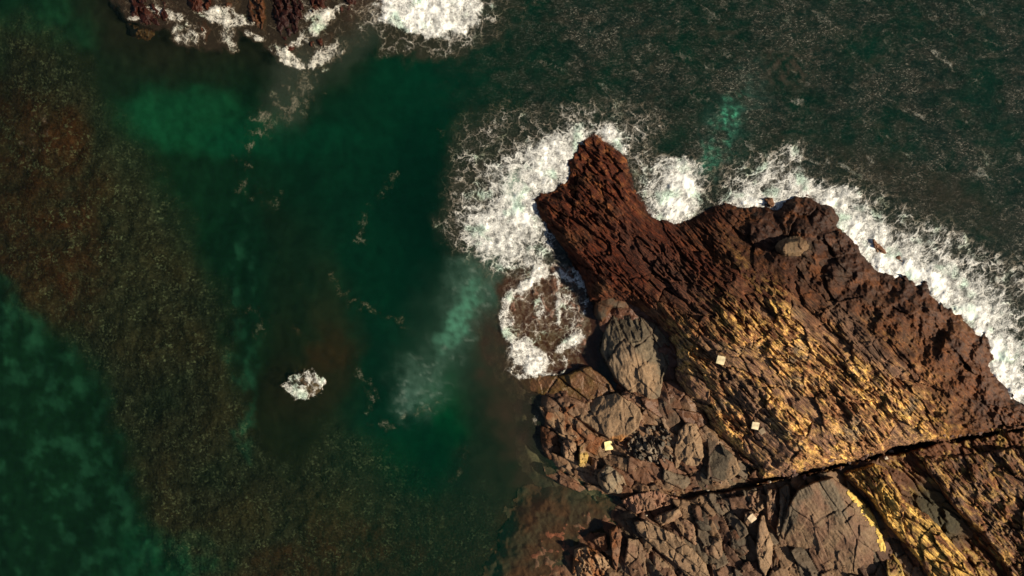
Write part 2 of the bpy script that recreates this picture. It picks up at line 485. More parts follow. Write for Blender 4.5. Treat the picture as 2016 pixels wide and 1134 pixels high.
    # stirred bottom off the seaward side
    far = soft(ss(-200, 250, (u - 900) - (v - 100) * .5) - .5, .5)
    put(far * ss(-.2, .5, n_b), lin(38, 42, 30), 0.6)
    z = -3.0 + 1.1 * soft(sdf(u, v, band), 150) + 0.4 * n_b + 0.16 * n_m * (0.4 + b) + .10 * b * blocks(u, v, 88, 11, 30, 1.2, .8)[0] + 0.06 * n_s * (0.3 + grain)
    z = z + 2.0 * soft(ell(u, v, 600, 740, 190, 220), .9)
    sh = soft(sdf(wx, wy, [(960, 560), (1060, 500), (1250, 560), (1500, 900), (1500, 1300), (960, 1300), (900, 1000), (940, 800), (930, 660)]), 60)
    put(sh, lin(52, 46, 30), .7)
    hw = soft(sdf(u, v, [(880, 480), (1060, 420), (1250, 560), (1500, 900), (1500, 1300), (880, 1300), (820, 1000), (830, 800), (830, 660)]), 150)
    z = z * (1 - hw) + (-.8 + .1 * n_m) * hw
    sh = soft(sdf(wx, wy, [(150, -150), (780, -150), (740, 90), (640, 170), (520, 150), (330, 130), (200, 90)]), 50)
    hw = soft(sdf(u, v, [(60, -250), (880, -250), (820, 150), (700, 240), (520, 230), (300, 220), (100, 150)]), 150)
    z = z * (1 - hw) + (-.8 + .15 * n_m) * hw
    put(sh, lin(40, 38, 24), .8)
    put(soft(sdf(wx, wy, [(1000, 1000), (1180, 960), (1260, 1010), (1080, 1200), (980, 1200)]), 30), lin(74, 48, 28), .7)
    return z, np.concatenate([c, grain[..., None]], -1)

us = nonuniform(-120, 2136, 4.0, 26000); vs = nonuniform(-110, 1250, 4.0, 26000)
U, V = np.meshgrid(us, vs)
Zs, Cs = seabed_fields(U, V)
inner = (U > -400) & (U < 2500) & (V > -400) & (V < 1600)
Zs = np.where(inner, Zs, -3.5)
k_in = np.where(inner, 1 - Zs / H, 1.0)
# the apparent position is kept: seabed() is laid out where it lies below the surface
sb = grid_object("seabed", U, V, Zs, np.ones(U.shape, bool), M_SEABED, {"Col": Cs * np.array([.70, .52, .68, 1])}, origin=np.zeros(3))
tag(sb, "dark green and olive brown sea floor of cobbles and weed under clear water", kind='structure')

# ------------------------------------------------------------------ foam fields
def pd(u, v, poly, w, n=0, seed=0, sc=40):
    return soft(sdf(u, v, poly), w, u, v, n, seed, sc)

def foam_tip(u, v):
    out = pd(u, v, [(868, 380), (878, 300), (892, 250), (930, 222), (985, 212), (1060, 205), (1130, 192), (1210, 188), (1270, 200), (1312, 232), (1325, 262), (1300, 290),
                    (1290, 330), (1270, 400), (1230, 300), (1180, 270), (1140, 290), (1100, 380), (1070, 430), (1150, 560), (1145, 590), (1080, 560), (1010, 560), (950, 545), (915, 510), (882, 478), (862, 440)], 34, 26, 51)
    mid = pd(u, v, [(905, 420), (930, 340), (985, 320), (1050, 280), (1100, 255), (1160, 235), (1210, 240), (1250, 290), (1260, 350), (1200, 300), (1140, 290), (1110, 370), (1070, 400), (1100, 470), (1130, 520), (1060, 545), (990, 530), (925, 490), (880, 470)], 45, 40, 52)
    core = pd(u, v, [(975, 395), (1010, 345), (1050, 300), (1085, 275), (1135, 270), (1150, 300), (1125, 350), (1100, 370), (1056, 385), (1060, 425), (1080, 460), (1040, 470), (975, 500), (940, 480), (945, 425)], 28, 34, 53, 30)
    c2 = pd(u, v, [(1180, 262), (1200, 250), (1222, 270), (1232, 300), (1212, 292)], 10, 6, 54, 20)
    return 0.26 * out + 0.17 * mid + 0.50 * core + 0.5 * c2

def foam_right(u, v):
    out = pd(u, v, [(1240, 330), (1262, 300), (1320, 300), (1395, 318), (1440, 300), (1500, 285), (1560, 268), (1592, 282), (1588, 320), (1610, 350), (1700, 365), (1790, 400), (1880, 442), (1975, 490), (2080, 550),
                    (2080, 820), (1990, 790), (1950, 690), (1900, 630), (1840, 590), (1750, 540), (1660, 480), (1640, 420), (1590, 390), (1500, 410), (1400, 420), (1330, 440), (1280, 420)], 26, 24, 61)
    mid = pd(u, v, [(1245, 350), (1290, 320), (1370, 320), (1385, 370), (1350, 440), (1290, 430), (1260, 400)], 20, 22, 62) * .8
    mid = np.maximum(mid, pd(u, v, [(1425, 410), (1440, 350), (1500, 310), (1570, 290), (1580, 330), (1560, 390), (1500, 410)], 24, 26, 63) * .62)
    sh = line_dist(u, v, smooth_poly(SHORE_NE, 2, False))
    east = ss(1600, 1680, u)
    band = np.exp(-(sh / (62 + 22 * fbm(u / 50, v / 50, 65, 3))) ** 2) * east
    band2 = np.exp(-(sh / 24) ** 2) * ss(1420, 1480, u)
    lobe = soft(ell(u, v, 1335, 375, 26, 62, 12), .5, u / 1, v / 1, .5, 66, 22)
    lobe2 = soft(ell(u, v, 1320, 415, 46, 24), .5, u, v, .4, 67, 22)
    wide = np.exp(-(sh / 125) ** 2) * east * ss(-.35, .35, fbm(u / 42, v / 42, 68, 4))
    return 0.26 * out + 0.30 * mid + 0.40 * band + 0.55 * band2 + 0.50 * lobe + 0.55 * lobe2 + 0.22 * wide

def foam_top(u, v):
    out = soft(ell(u, v, 862, 15, 175, 105, -4), .22, u, v, .35, 71, 40) * (1 - ss(960, 1010, u) * .4)
    core = soft(ell(u, v, 848, 15, 95, 54, 3), .2, u, v, .35, 72, 26)
    return 0.28 * out + 0.78 * core

def foam_reef(u, v):
    out = pd(u, v, [(235, -40), (760, -40), (735, 55), (700, 85), (655, 112), (620, 140), (580, 140), (545, 112), (500, 80), (470, 70), (440, 105), (400, 96), (350, 88), (320, 62), (270, 45)], 18, 20, 81, 26)
    d = 0.24 * out
    for cx, cy, rx, ry, a, k in ((330, 28, 36, 9, 20, .7), (372, 70, 34, 22, 30, .28), (440, 32, 40, 15, 15, .8), (455, 75, 14, 28, -15, .3), (497, 70, 22, 7, 25, .6), (608, 66, 50, 12, -40, .85),
                                 (650, 25, 40, 12, -20, .55), (590, 124, 40, 9, 12, .75), (645, 105, 40, 20, -25, .3), (560, 108, 36, 12, 30, .4), (262, 38, 10, 6, 0, .6), (610, 40, 8, 20, 0, .4)):
        d = d + k * soft(ell(u, v, cx, cy, rx, ry, a), .5, u, v, .9, 82, 18)
    return d

def foam_pool(u, v):
    ring = smooth_poly([(1145, 560), (1110, 545), (1080, 540), (1050, 548), (1032, 572), (1008, 575), (992, 605), (990, 640), (1000, 662)], 3, False)
    j = 5 * fbm(u / 14, v / 14, 95, 3)
    d = 0.50 * np.exp(-((line_dist(u, v, ring) + 1.6 * j) / 5.0) ** 2)
    for cx, cy, rx, ry, a, k in ((1061, 536, 22, 15, -40, 1.1), (1035, 560, 16, 8, -30, .8), (1000, 585, 9, 14, 25, .8), (1043, 702, 34, 24, 35, 1.25), (1050, 722, 16, 18, 0, 1.0), (1012, 670, 24, 8, 40, .55),
                                 (1120, 676, 30, 8, -30, .6), (1140, 662, 12, 12, 0, .5), (1146, 545, 14, 10, 0, .6), (1135, 530, 12, 8, 20, .5), (1063, 605, 9, 18, -20, .36), (1098, 605, 5, 30, 0, .42), (1115, 585, 14, 22, 0, .22), (1012, 735, 34, 10, 12, .3), (1000, 640, 12, 36, 0, .3)):
        d = d + k * soft(ell(u, v, cx, cy, rx, ry, a), .45, u, v, .7, 92, 15)
    for ln in ([(1095, 520), (1115, 545), (1128, 552), (1150, 565)], [(1098, 555), (1102, 600), (1100, 640)], [(1066, 580), (1056, 600), (1062, 625)], [(1150, 560), (1156, 590), (1150, 615)], [(1055, 735), (1100, 738), (1118, 715), (1110, 705)], [(1000, 730), (1030, 745), (1055, 738)]):
        d = d + 0.45 * np.exp(-((line_dist(u, v, smooth_poly(ln, 3, False)) + j) / 3.5) ** 2)
    out = pd(u, v, [(985, 560), (1050, 520), (1140, 520), (1160, 600), (1150, 690), (1080, 750), (1010, 740), (985, 660)], 16, 12, 96)
    return d * .78 * (.75 + .7 * fbm(u / 9, v / 9, 97, 4)) + 0.27 * out

def foam_rock(u, v):
    d = 0.72 * soft(ell(u, v, 597, 758, 38, 29, -10), .22, u, v, .5, 101, 16)
    n = fbm(u / 15, v / 15, 102, 3)
    d = d * (0.62 + 0.9 * n) + 0.35 * soft(ell(u, v, 588, 770, 24, 14, 20), .4) + .5 * soft(ell(u, v, 634, 752, 8, 8), .4)
    return d

def streak(line, wd, k, seed):
    p = smooth_poly(line, 4, False)
    def f(u, v):
        d = line_dist(u, v, p) + wd * 1.6 * fbm(u / 16, v / 16, seed, 4)
        return k * np.exp(-(d / wd) ** 2) * ss(-.45, .25, fbm(u / 22, v / 22, seed + 1, 4))
    return f

def make_foam(name, fn, box, tint, label, step=2.2, flow_rot=0, stretch=1.0, zoff=0.05, cat='foam', fscale=1.0, amp=0.10, vary=.45, gain=1.0):
    U, V = axes(*box, step)
    D = fn(U, V) * gain
    D = D * (1 + vary * (1.5 * fbm(U / 48, V / 48, 907, 4) + .9 * fbm(U / 14, V / 14, 908, 3)))
    n = fbm(U / 26, V / 26, 7, 4)
    Z = zoff + amp * np.clip(D, 0, 1.1) * (1 + n * .9)
    a, b = rot(U * S, -V * S, flow_rot)
    flow = np.stack([a * fscale / stretch, b * fscale, np.zeros_like(a)], -1)
    t = np.ones(U.shape + (4,)); t[..., :] = tint
    g = ss(.05, .5, fbm(U / 40, V / 40, 19, 3))
    t[..., 0] *= 1 - .20 * g; t[..., 2] *= 1 - .10 * g
    o = grid_object(name, U, V, Z, D > 0.02, M_FOAM, {"dens": np.clip(D, 0, 1.2), "flow": flow, "tint": t})
    return tag(o, label, cat, kind='stuff')

WHITE = (0.93, 0.90, 0.83, 1.0)
make_foam("sea_foam", foam_tip, (820, 1360, 150, 610), WHITE, "white lacy surf wrapped round the pointed tip of the brown headland", amp=.16)
make_foam("sea_foam", foam_right, (1220, 2080, 230, 840), WHITE, "bright white surf strip running along the seaward right edge of the headland", amp=.18, flow_rot=40, stretch=1.5)
make_foam("sea_foam", foam_top, (640, 1080, -110, 150), WHITE, "solid white half disc of foam at the top middle of the water", amp=.14)
make_foam("sea_foam", foam_reef, (220, 780, -60, 170), (0.90, 0.84, 0.72, 0.95), "cream foam strands between the dark red rocks at top left", step=2.0, fscale=1.5, vary=.9, gain=.72)
make_foam("sea_foam", foam_pool, (965, 1170, 500, 770), (0.92, 0.88, 0.80, 1.0), "foam rim and white splash in the brown rock pool beside the grey boulder", step=1.6, fscale=1.5, zoff=0.10)
make_foam("sea_foam", foam_rock, (540, 660, 715, 800), (0.86, 0.82, 0.74, 1.0), "small round patch of white foam over a sunken rock, alone in open green water", step=1.6, fscale=1.5)
def foam_flecks(u, v):
    far = ss(-60, 200, (u - 980) - np.clip(v - 150, -200, 2000) * .75) * ss(2000, 1900, u - 100)
    sx, sy = rot(u, v, 35)
    n = fbm(sx / 60, sy / 24, 951, 5)
    return far * (.34 * ss(.12, .42, n) + .16 * ss(.1, .4, fbm(u / 90, v / 90, 955, 4)) * ss(-.1, .3, n))
make_foam("foam_flecks", foam_flecks, (960, 2110, -60, 520), (.52, .50, .43, .5), "thin scattered foam filaments over the choppy dark sea at upper right", step=3.0, fscale=1.6, zoff=.03, amp=.01, vary=0)
for line, wd, k, tt, lab in (
    ([(600, 145), (588, 180), (600, 210), (570, 225), (535, 245), (505, 270), (482, 292), (474, 320), (476, 370)], 9, .50, (.34, .31, .24, .75), "long grey foam trail drifting down from the top left rocks"),
    ([(520, 232), (560, 205), (590, 190), (605, 160)], 13, .66, (.32, .29, .22, .8), "broad tan scum patch below the top left rocks"),
    ([(775, 340), (755, 375), (728, 405), (712, 440), (704, 470), (716, 480)], 6, .42, (.34, .33, .25, .7), "thin curved grey foam trail left of the surf around the headland tip"),
    ([(652, 545), (670, 570), (700, 598), (740, 612), (775, 625), (797, 640)], 6, .40, (.36, .32, .22, .7), "thin slanting foam trail running right towards the cloudy plume"),
    ([(700, 710), (712, 745), (732, 775), (730, 810), (745, 835), (780, 832), (815, 815), (860, 795)], 7, .46, (.42, .40, .32, .75), "hook shaped foam trail below the cloudy green plume"),
    ([(918, 868), (914, 895), (908, 925), (896, 945), (882, 935)], 5, .42, (.30, .28, .21, .65), "short upright foam trail near the bottom middle of the water"),
    ([(495, 375), (520, 395), (545, 385), (530, 420)], 8, .34, (.30, .30, .22, .6), "faint foam tangle over the green channel on the left"),
    ([(500, 615), (515, 632), (505, 650)], 8, .40, (.32, .30, .22, .6), "small tan foam smudge beside the pale green strip"),
    ([(575, 640), (600, 670), (640, 680), (665, 700), (680, 690), (668, 660)], 5, .30, (.32, .24, .15, .6), "brownish foam loop just above the lone round foam patch"),
    ([(550, 500), (580, 540), (600, 590)], 5, .22, (.30, .28, .20, .5), "very faint broken foam line in the dark green middle left water"),
    ([(1045, 790), (1062, 796), (1056, 820), (1058, 845)], 5, .60, (.60, .52, .45, .9), "small foam edging where the brown shelf meets the water"),
    ([(1072, 918), (1090, 925), (1098, 935)], 6, .45, (.42, .38, .28, .8), "pale foam fleck at the low left corner of the shelf"),
    ([(62, 275), (80, 262), (92, 255)], 12, .50, (.30, .25, .20, .7), "pinkish white smudge over the red brown weed at far left"),
    ([(880, 260), (905, 240), (960, 232), (990, 200), (1020, 195)], 10, .38, (.34, .31, .24, .7), "outer grey foam fringe at the upper left of the tip surf"),
):
    xs = [p[0] for p in line]; ys = [p[1] for p in line]
    i = xs[0] + ys[0]
    tt = (tt[0] * .8, tt[1] * .78, tt[2] * .74, tt[3] * .95)
    make_foam("foam_trail", streak(line, wd * 2.0, k * .80, i), (min(xs) - 40, max(xs) + 40, min(ys) - 40, max(ys) + 40), tt, lab, fscale=3.4, zoff=.06, amp=.01, cat='foam trail')

# ------------------------------------------------------------------ water surface
def water_fields(u, v):
    c = np.ones(u.shape + (3,)) * lin(2, 52, 33)
    a = np.full(u.shape, 0.30)
    nb = fbm(u / 110, v / 110, 201, 4); nm = fbm(u / 36, v / 36, 202, 5); ns = fbm(u / 13, v / 13, 203, 4)
    wu = u + 26 * nm; wv = v + 26 * fbm(u / 36, v / 36, 212, 5)
    def put(m, col, al):
        nonlocal c, a
        m = np.clip(m, 0, 1)
        c = mixc(c, m, col); a = a * (1 - m) + al * m
    left = soft(620 - u, 250)
    put(left, lin(22, 40, 22), 0.10)
    # veil of aerated brown water round the surf
    veil = np.clip(foam_tip(u, v) + foam_right(u, v), 0, 1)
    put(ss(.0, .42, veil + .06 * nm) * .9, lin(60, 57, 45), 0.75)
    put(ss(.04, .25, foam_top(u, v)) * .8, lin(60, 52, 40), 0.75)
    put(ss(.04, .22, foam_reef(u, v)) * .7, lin(74, 58, 46), 0.65)
    put(soft(ell(wu, wv, 575, 170, 50, 90, 25), .6) * .8, lin(70, 78, 64), 0.55)
    put(soft(ell(wu, wv, 700, 90, 30, 80, 40), .6) * .7, lin(62, 72, 58), 0.55)
    # seaward choppy side, darker and browner
    far = ss(-160, 260, (u - 930) - np.clip(v - 150, -200, 2000) * .55)
    put(far * ss(-.4, .3, nb) * .8, lin(26, 38, 31), 0.8)
    put(far * ss(.0, .5, -nb) * .8, lin(4, 42, 30), 0.75)
    put(soft(ell(wu, wv, 1820, 370, 190, 40, 22), .6) * .8, lin(58, 48, 36), 0.7)
    put(soft(ell(wu, wv, 1545, 130, 60, 40, -20), .6) * ss(-.2, .3, ns) * .7, lin(96, 78, 64), 0.7)
    put(far * ss(.15, .5, fbm(u / 60, v / 26, 240, 5)) * .5, lin(74, 64, 50), 0.75)
    # pale green plume trailing off the surf
    pl = soft(sdf(wu, wv, [(905, 520), (975, 500), (990, 590), (965, 640), (925, 680), (890, 720), (875, 770), (830, 808), (795, 815), (785, 775), (800, 725), (845, 690), (880, 650), (875, 600)]), 34)
    put(pl * (.62 + .5 * ns + .3 * nm), lin(92, 128, 108), 0.85)
    put(pl * ss(.1, .5, fbm(wu / 26, wv / 11, 231, 4)) * .6, lin(165, 182, 162), 0.9)
    put(soft(ell(wu, wv, 905, 625, 20, 70, 30), .5) * (.7 + ns), lin(110, 190, 150), 0.85)
    put(soft(sdf(wu, wv, [(850, 560), (940, 500), (1010, 560), (980, 720), (900, 780), (780, 740)]), 60) * .5, lin(60, 84, 64), 0.5)
    put(soft(sdf(wu, wv, [(1480, 130), (1500, 190), (1470, 260), (1420, 330), (1380, 330), (1395, 250), (1440, 180)]), 44) * 1.3 * (.5 + .5 * nm), lin(60, 92, 78), 0.75)
    put(soft(ell(wu, wv, 1428, 255, 18, 62, 20), .9) * ss(-.1, .5, ns + .4 * nm + .1), lin(90, 190, 145), 0.85)
    put(soft(ell(wu, wv, 1395, 320, 30, 16, -30), .6) * .6, lin(60, 130, 100), 0.8)
    put(soft(sdf(wu, wv, [(1030, 990), (1110, 985), (1200, 1000), (1190, 1040), (1120, 1080), (1080, 1160), (990, 1160), (1020, 1060)]), 22) * .9, lin(62, 42, 28), 0.40)
    # green light through the surf, painted into the water colour
    put(soft(ell(u, v, 1010, 372, 16, 34, 10), .6) * .5, lin(120, 210, 160), .9)
    # shallow brown water over the shelf
    put(soft(sdf(wu, wv, [(985, 560), (1060, 530), (1150, 560), (1190, 700), (1100, 780), (1030, 760), (990, 680)]), 14), lin(88, 54, 38), 0.38)
    put(soft(sdf(wu, wv, [(940, 620), (1010, 640), (1060, 780), (1075, 920), (1150, 980), (1060, 975), (1000, 900), (950, 760)]), 34) * (.8 + .5 * nm), lin(66, 56, 42), 0.5)
    chop = np.clip(far * (.85 + .6 * nb) + ss(.03, .3, veil) * .3, 0, 1)
    z = 0.018 * chop * nm + 0.012 * nm
    return z, np.concatenate([c, np.clip(a, 0, 1)[..., None]], -1), chop

Zw, Cw, CH = water_fields(U, V)
Zw = np.where(inner, Zw, 0.0)
wt = grid_object("water", U, V, Zw, np.ones(U.shape, bool), M_WATER, {"Col": Cw * np.array([.76, .76, .8, 1]), "chop": CH}, origin=np.zeros(3))
tag(wt, "dark emerald sea water, smooth on the left and choppy on the right", kind='structure')

# ------------------------------------------------------------------ rock building
RED = np.array([.100, .022, .006]); BROWN = np.array([.120, .048, .018]); MAUVE = np.array([.19, .112, .070])
OCHRE = np.array([.66, .43, .115]); TAN = np.array([.27, .185, .112]); GREY = np.array([.155, .128, .088]); DARK = np.array([.030, .011, .006])

def saw(x, k=.72):
    f = x - np.floor(x)
    return np.where(f < k, f / k, (1 - f) / (1 - k))

def strata(u, v, seed=0, ang=43):
    """foliated relief: thin leaves standing on edge, running down to the right"""
    s, t = rot(u, v, ang)
    t = -t                                       # grows towards the upper right
    bh, be, bc = blocks(u, v, seed + 20, 34, ang - 6, 2.6, .8)     # joint bounded slices
    ch_, ce, cc = blocks(u, v, seed + 24, 13, ang + 8, 2.2, .9)
    wob = 26 * fbm(s / 300, t / 200, seed + 1, 2) + 3 * fbm(s / 90, t / 26, seed + 2, 4) + 26 * (bc - .5) + 7 * (cc - .5)
    T = t + wob
    m1 = ss(-.35, .35, fbm(s / 90, t / 40, seed + 3, 3)); m2 = ss(-.3, .3, fbm(s / 60, t / 22, seed + 4, 4))
    flat = ss(.74, .80, (bc * 37) % 1)                              # some slices are smooth faces
    k = 1 - .85 * flat
    a = saw(T / 30 + .35 * fbm(s / 70, t / 60, seed + 5, 3), .85) * m1 * .20
    b = saw(T / 13 + .4 * fbm(s / 34, t / 30, seed + 6, 3), .8) * (.25 + .75 * m2) * .14
    c = saw(T / 6.2 + .5 * fbm(s / 22, t / 18, seed + 7, 3), .75) * .085 * (.35 + m1)
    c2 = fbm(s / 13, T / 3.4, seed + 12, 2) * .075
    g = -.30 * ss(.32, .60, 1 - np.abs(fbm(s / 150, T / 44, seed + 8, 3)) * 2.6 - .35)
    e = .08 * fbm(s / 20, t / 7, seed + 9, 3)
    big = .30 * fbm(s / 190, t / 80, seed + 10, 3)
    jt = -.10 * (1 - ss(0, .05, be)) + .26 * bh + .13 * ch_ * (1 - .6 * flat)
    return (a + b + c + c2 + e) * k + g * .6 + big + jt, T, s, flat

def finish_rock(name, u, v, z, keep, col, rough, mat, label, cat, group=None, leaf=None):
    C = np.concatenate([np.clip(col * np.array([.90, .86, .82]), 0.002, .8), rough[..., None]], -1)
    o = grid_object(name, u, v, z, keep, mat, {"Col": C, "leaf": np.ones(u.shape) if leaf is None else leaf})
    return tag(o, label, cat, group)

def crack_width(u):
    return 3.9 + 2.3 * np.sin(u / 23.0) + 1.8 * np.sin(u / 9.3) + 8 * np.exp(-((u - 1425) / 75) ** 2) + 18 * np.exp(-((u - 1205) / 45) ** 2) + 5 * np.exp(-((u - 1790) / 40) ** 2)

# --- main ridge of the headland
def build_ridge():
    u, v = axes(1030, 2150, 245, 990, 1.4)
    jit = 5 * fbm(u / 26, v / 26, 301, 4) + 3 * fbm(u / 9, v / 9, 302, 3)
    d = sdf(u, v, RIDGE, 2) + jit
    dne = line_dist(u, v, smooth_poly(SHORE_NE, 2, False)); dne = np.where(d > 0, np.abs(dne + jit), -np.abs(dne))
    dsw = np.abs(line_dist(u, v, smooth_poly(CLIFF_SW, 2, False)) + jit)
    dcr = np.abs(line_dist(u, v, smooth_poly(CRACK, 2, False)) + jit)
    d = np.minimum(d, dcr - crack_width(u) * .55)
    st, T, s, m1 = strata(u, v, 310)
    inland = ss(0, 120, dne)
    base = 0.12 * ss(0, 5, dne) + .45 * ss(0, 30, dne) + 3.1 * (1 - np.exp(-np.maximum(dne, 0) / 230))
    sw = .35 * ss(0, 4, dsw) + .55 * ss(2, 26, dsw) + 3.2 * (1 - np.exp(-dsw / 150))
    sw = sw + .25
    z = np.minimum(base, sw)
    z = np.minimum(z, .9 + .9 * ss(0, 26, dcr) + dcr * .016)
    lowtip = .36 + .58 * ss(330, 640, v + (u - 1200) * .35)
    z = np.where(d > 0, z * lowtip, z)
    # how foliated: fades out in the worn wet band by the sea
    smooth_band = ss(1380, 1520, u) * (1 - ss(95, 190, dne + 50 * fbm(u / 70, v / 70, 305, 3)))
    rough_n = fbm(u / 46, v / 46, 306, 5)
    z = z + st * (1 - .78 * smooth_band) * ss(-3, 24, d) * (.62 + .38 * inland)
    z = z + smooth_band * (.62 * rough_n + .07 * fbm(u / 13, v / 13, 307, 4) + .30 * blocks(u, v, 350, 40, 40, 1.6, .8)[0])
    # lumpy red tip
    tipm = 1 - ss(330, 520, v + (u - 1150) * .2)
    bh, be, bc = blocks(u, v, 320, 15, 50, 2.0, 1.3)
    z = z + tipm * (.22 * bh - .07 * (1 - ss(0, .10, be))) * ss(0, 20, d) + tipm * .16 * rough_n * ss(0, 20, d)
    outside = np.minimum(d, 0)
    z = np.where(d > 0, z, .02 + outside * .07)
    # colour
    n1 = fbm(u / 55, v / 55, 330, 5); n2 = .5 * fbm(s / 60, T / 12, 331, 4) + .6 * fbm(s / 26, T / 4.5, 334, 3); n3 = fbm(u / 17, v / 17, 332, 4)
    c = np.ones(u.shape + (3,)) * BROWN
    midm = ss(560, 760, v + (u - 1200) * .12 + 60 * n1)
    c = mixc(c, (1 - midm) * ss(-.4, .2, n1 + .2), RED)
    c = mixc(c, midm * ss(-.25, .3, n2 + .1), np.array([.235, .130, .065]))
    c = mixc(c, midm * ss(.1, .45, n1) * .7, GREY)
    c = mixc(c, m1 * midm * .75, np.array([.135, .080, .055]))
    # lichen, with gold sunlit highlights painted in
    def hot(cx, cy, rx, ry, a): return soft(ell(u, v, cx, cy, rx, ry, a), .7)
    L = np.zeros(u.shape)
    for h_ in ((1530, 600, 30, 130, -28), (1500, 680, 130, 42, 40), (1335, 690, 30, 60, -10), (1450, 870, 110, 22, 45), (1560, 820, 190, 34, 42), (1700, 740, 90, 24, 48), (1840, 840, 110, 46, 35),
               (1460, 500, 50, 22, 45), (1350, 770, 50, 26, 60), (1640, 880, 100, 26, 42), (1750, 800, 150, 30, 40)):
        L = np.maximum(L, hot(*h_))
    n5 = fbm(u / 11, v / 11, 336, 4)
    lich_sun = L * ss(-.17, .18, n2 * .7 + n3 * .5 + n5 * .5 - .02) * (1 - .6 * m1)
    lich_sun = np.maximum(lich_sun, midm * .62 * ss(.0, .36, n2 + n3 * .4) * (1 - .6 * m1))
    c = mixc(c, lich_sun * .92, mixc(np.ones(u.shape + (3,)) * OCHRE, ss(-.2, .3, n5), np.array([.50, .30, .115])))
    c = mixc(c, ss(1380, 1500, u) * (1 - ss(60, 200, dne + 40 * n1)) * .85, np.array([.105, .042, .012]))
    c = mixc(c, ss(1500, 1600, u) * soft(ell(u, v, 1610, 530, 120, 60, 38), .6) * ss(-.3, .3, n1) * .45, np.array([.13, .10, .066]))
    c = mixc(c, soft(ell(u, v, 1565, 488, 34, 18), .3) * .8, np.array([.21, .17, .11]))
    c = mixc(c, ss(1700, 1800, u) * soft(ell(u, v, 1860, 720, 130, 60, 35), .8) * ss(-.2, .3, n3) * .6, np.array([.17, .065, .022]))
    c = mixc(c, soft(ell(u, v, 1395, 470, 60, 34, 20), .6) * .6, np.array([.14, .05, .016]))
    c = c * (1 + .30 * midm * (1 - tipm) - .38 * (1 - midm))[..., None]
    sea = ss(1340, 1500, u) * (1 - ss(90, 200, dne + 40 * n1))
    c = mixc(c, sea * ss(.0, .35, fbm(u / 48, v / 30, 340, 4)) * .8, np.array([.19, .072, .018]))
    c = mixc(c, sea * ss(.05, .35, fbm(u / 40, v / 60, 341, 5)) * .8, np.array([.060, .022, .008]))
    pm_ = soft(ell(u, v, 1340, 560, 150, 30, 42), .6, u, v, .5, 345, 50)
    c = mixc(c, pm_ * (1 - lich_sun) * .75, np.array([.062, .026, .016]))  # purple-dark band paints a shadow running down the ridge
    gm_ = np.maximum(soft(ell(u, v, 1470, 780, 90, 26, 48), .5, u, v, .6, 346, 30), soft(ell(u, v, 1690, 660, 90, 24, 50), .5, u, v, .6, 347, 30))
    c = mixc(c, gm_ * .8, np.array([.135, .085, .060]))
    c = c * (1 - sea[..., None] * np.array([.48, .54, .60]))
    c = mixc(c, 1 - ss(-2, 14, dne + 4 * n3), DARK)
    c = mixc(c, tipm * ss(.0, .4, n3), np.array([.17, .062, .020]))
    c = mixc(c, (1 - ss(0, 9, dcr)) * .8, DARK)  # crack lip darkened, shade painted into the rock colour
    c = mixc(c, d < 0, np.array([.06, .03, .015]))
    rough = np.clip(.80 - .16 * (1 - ss(20, 130, dne)) * ss(1380, 1500, u), .3, 1)
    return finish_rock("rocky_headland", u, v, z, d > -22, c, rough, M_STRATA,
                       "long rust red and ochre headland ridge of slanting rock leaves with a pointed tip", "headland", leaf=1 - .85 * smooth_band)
build_ridge()

# --- low shelf between the ridge and the still water
def build_shelf():
    u, v = axes(940, 1530, 480, 1010, 1.7)
    jit = 7 * fbm(u / 24, v / 24, 401, 4)
    d = sdf(u, v, SHELF, 2) + jit
    bh, be, bc = blocks(u, v, 402, 25, 36, 2.0, 1.5, .05)
    b2, be2, bc2 = blocks(u, v, 405, 11, 50, 1.7, 1.2, .06)
    low = 1 - ss(720, 830, v + (1100 - u) * .3)
    z = -.25 + .85 * ss(735, 800, v) * ss(0, 26, d) + .5 * ss(1150, 1260, u)
    z = z - .22 * ss(780, 830, v) + .26 * bh * ss(700, 780, v) - .14 * (1 - ss(0, .06, be)) * ss(700, 780, v) + .09 * b2 * ss(720, 800, v)
    z = z + .10 * fbm(u / 30, v / 30, 403, 4)
    # sunken bowl of the pool
    pool = soft(ell(u, v, 1085, 645, 66, 82, -30), .3)
    z = z - .03 * pool + .14 * (1 - ss(700, 760, v)) + (1 - ss(700, 760, v)) * (.05 + .26 * fbm(u / 22, v / 22, 420, 4) + .16 * blocks(u, v, 421, 26, 60, 1.5, 1.0)[0])
    z = z - .32 * np.exp(-(line_dist(u, v, smooth_poly([(1150, 560), (1168, 620), (1180, 700), (1205, 760), (1225, 790)], 3, False)) / 10) ** 2)
    z = np.where(d > 0, z, np.minimum(z, -.10 + d * .016))
    n1 = fbm(u / 36, v / 36, 410, 5); n2 = fbm(u / 14, v / 14, 411, 4)
    c = np.ones(u.shape + (3,)) * np.array([.12, .062, .036])
    c = mixc(c, ss(-.1, .4, n1) * ss(720, 800, v), MAUVE)
    c = mixc(c, ((bc * 13) % 1 > .45) * ss(760, 840, v) * .75, TAN * .8)
    c = mixc(c, ((bc * 53) % 1 > .75) * ss(760, 840, v) * .8, GREY * .7)
    c = mixc(c, ((bc2 * 53) % 1 > .6) * ss(760, 840, v) * .4, BROWN)
    c = mixc(c, (1 - ss(720, 800, v)) * .9, np.array([.125, .062, .040]))
    c = mixc(c, soft(ell(u, v, 1080, 680, 46, 30, 30), .6) * .8, np.array([.11, .060, .018]))
    rough = np.full(u.shape, .7) - .3 * low
    c = mixc(c, ss(-50, -5, -d) * 0 + (1 - ss(-45, 0, d)) * .6, lin(60, 56, 38))
    return finish_rock("rock_shelf", u, v, z, d > -60, c, rough, M_BLOCK, "low brown rock shelf with a shallow pool, left of the headland ridge", "rock shelf")
build_shelf()

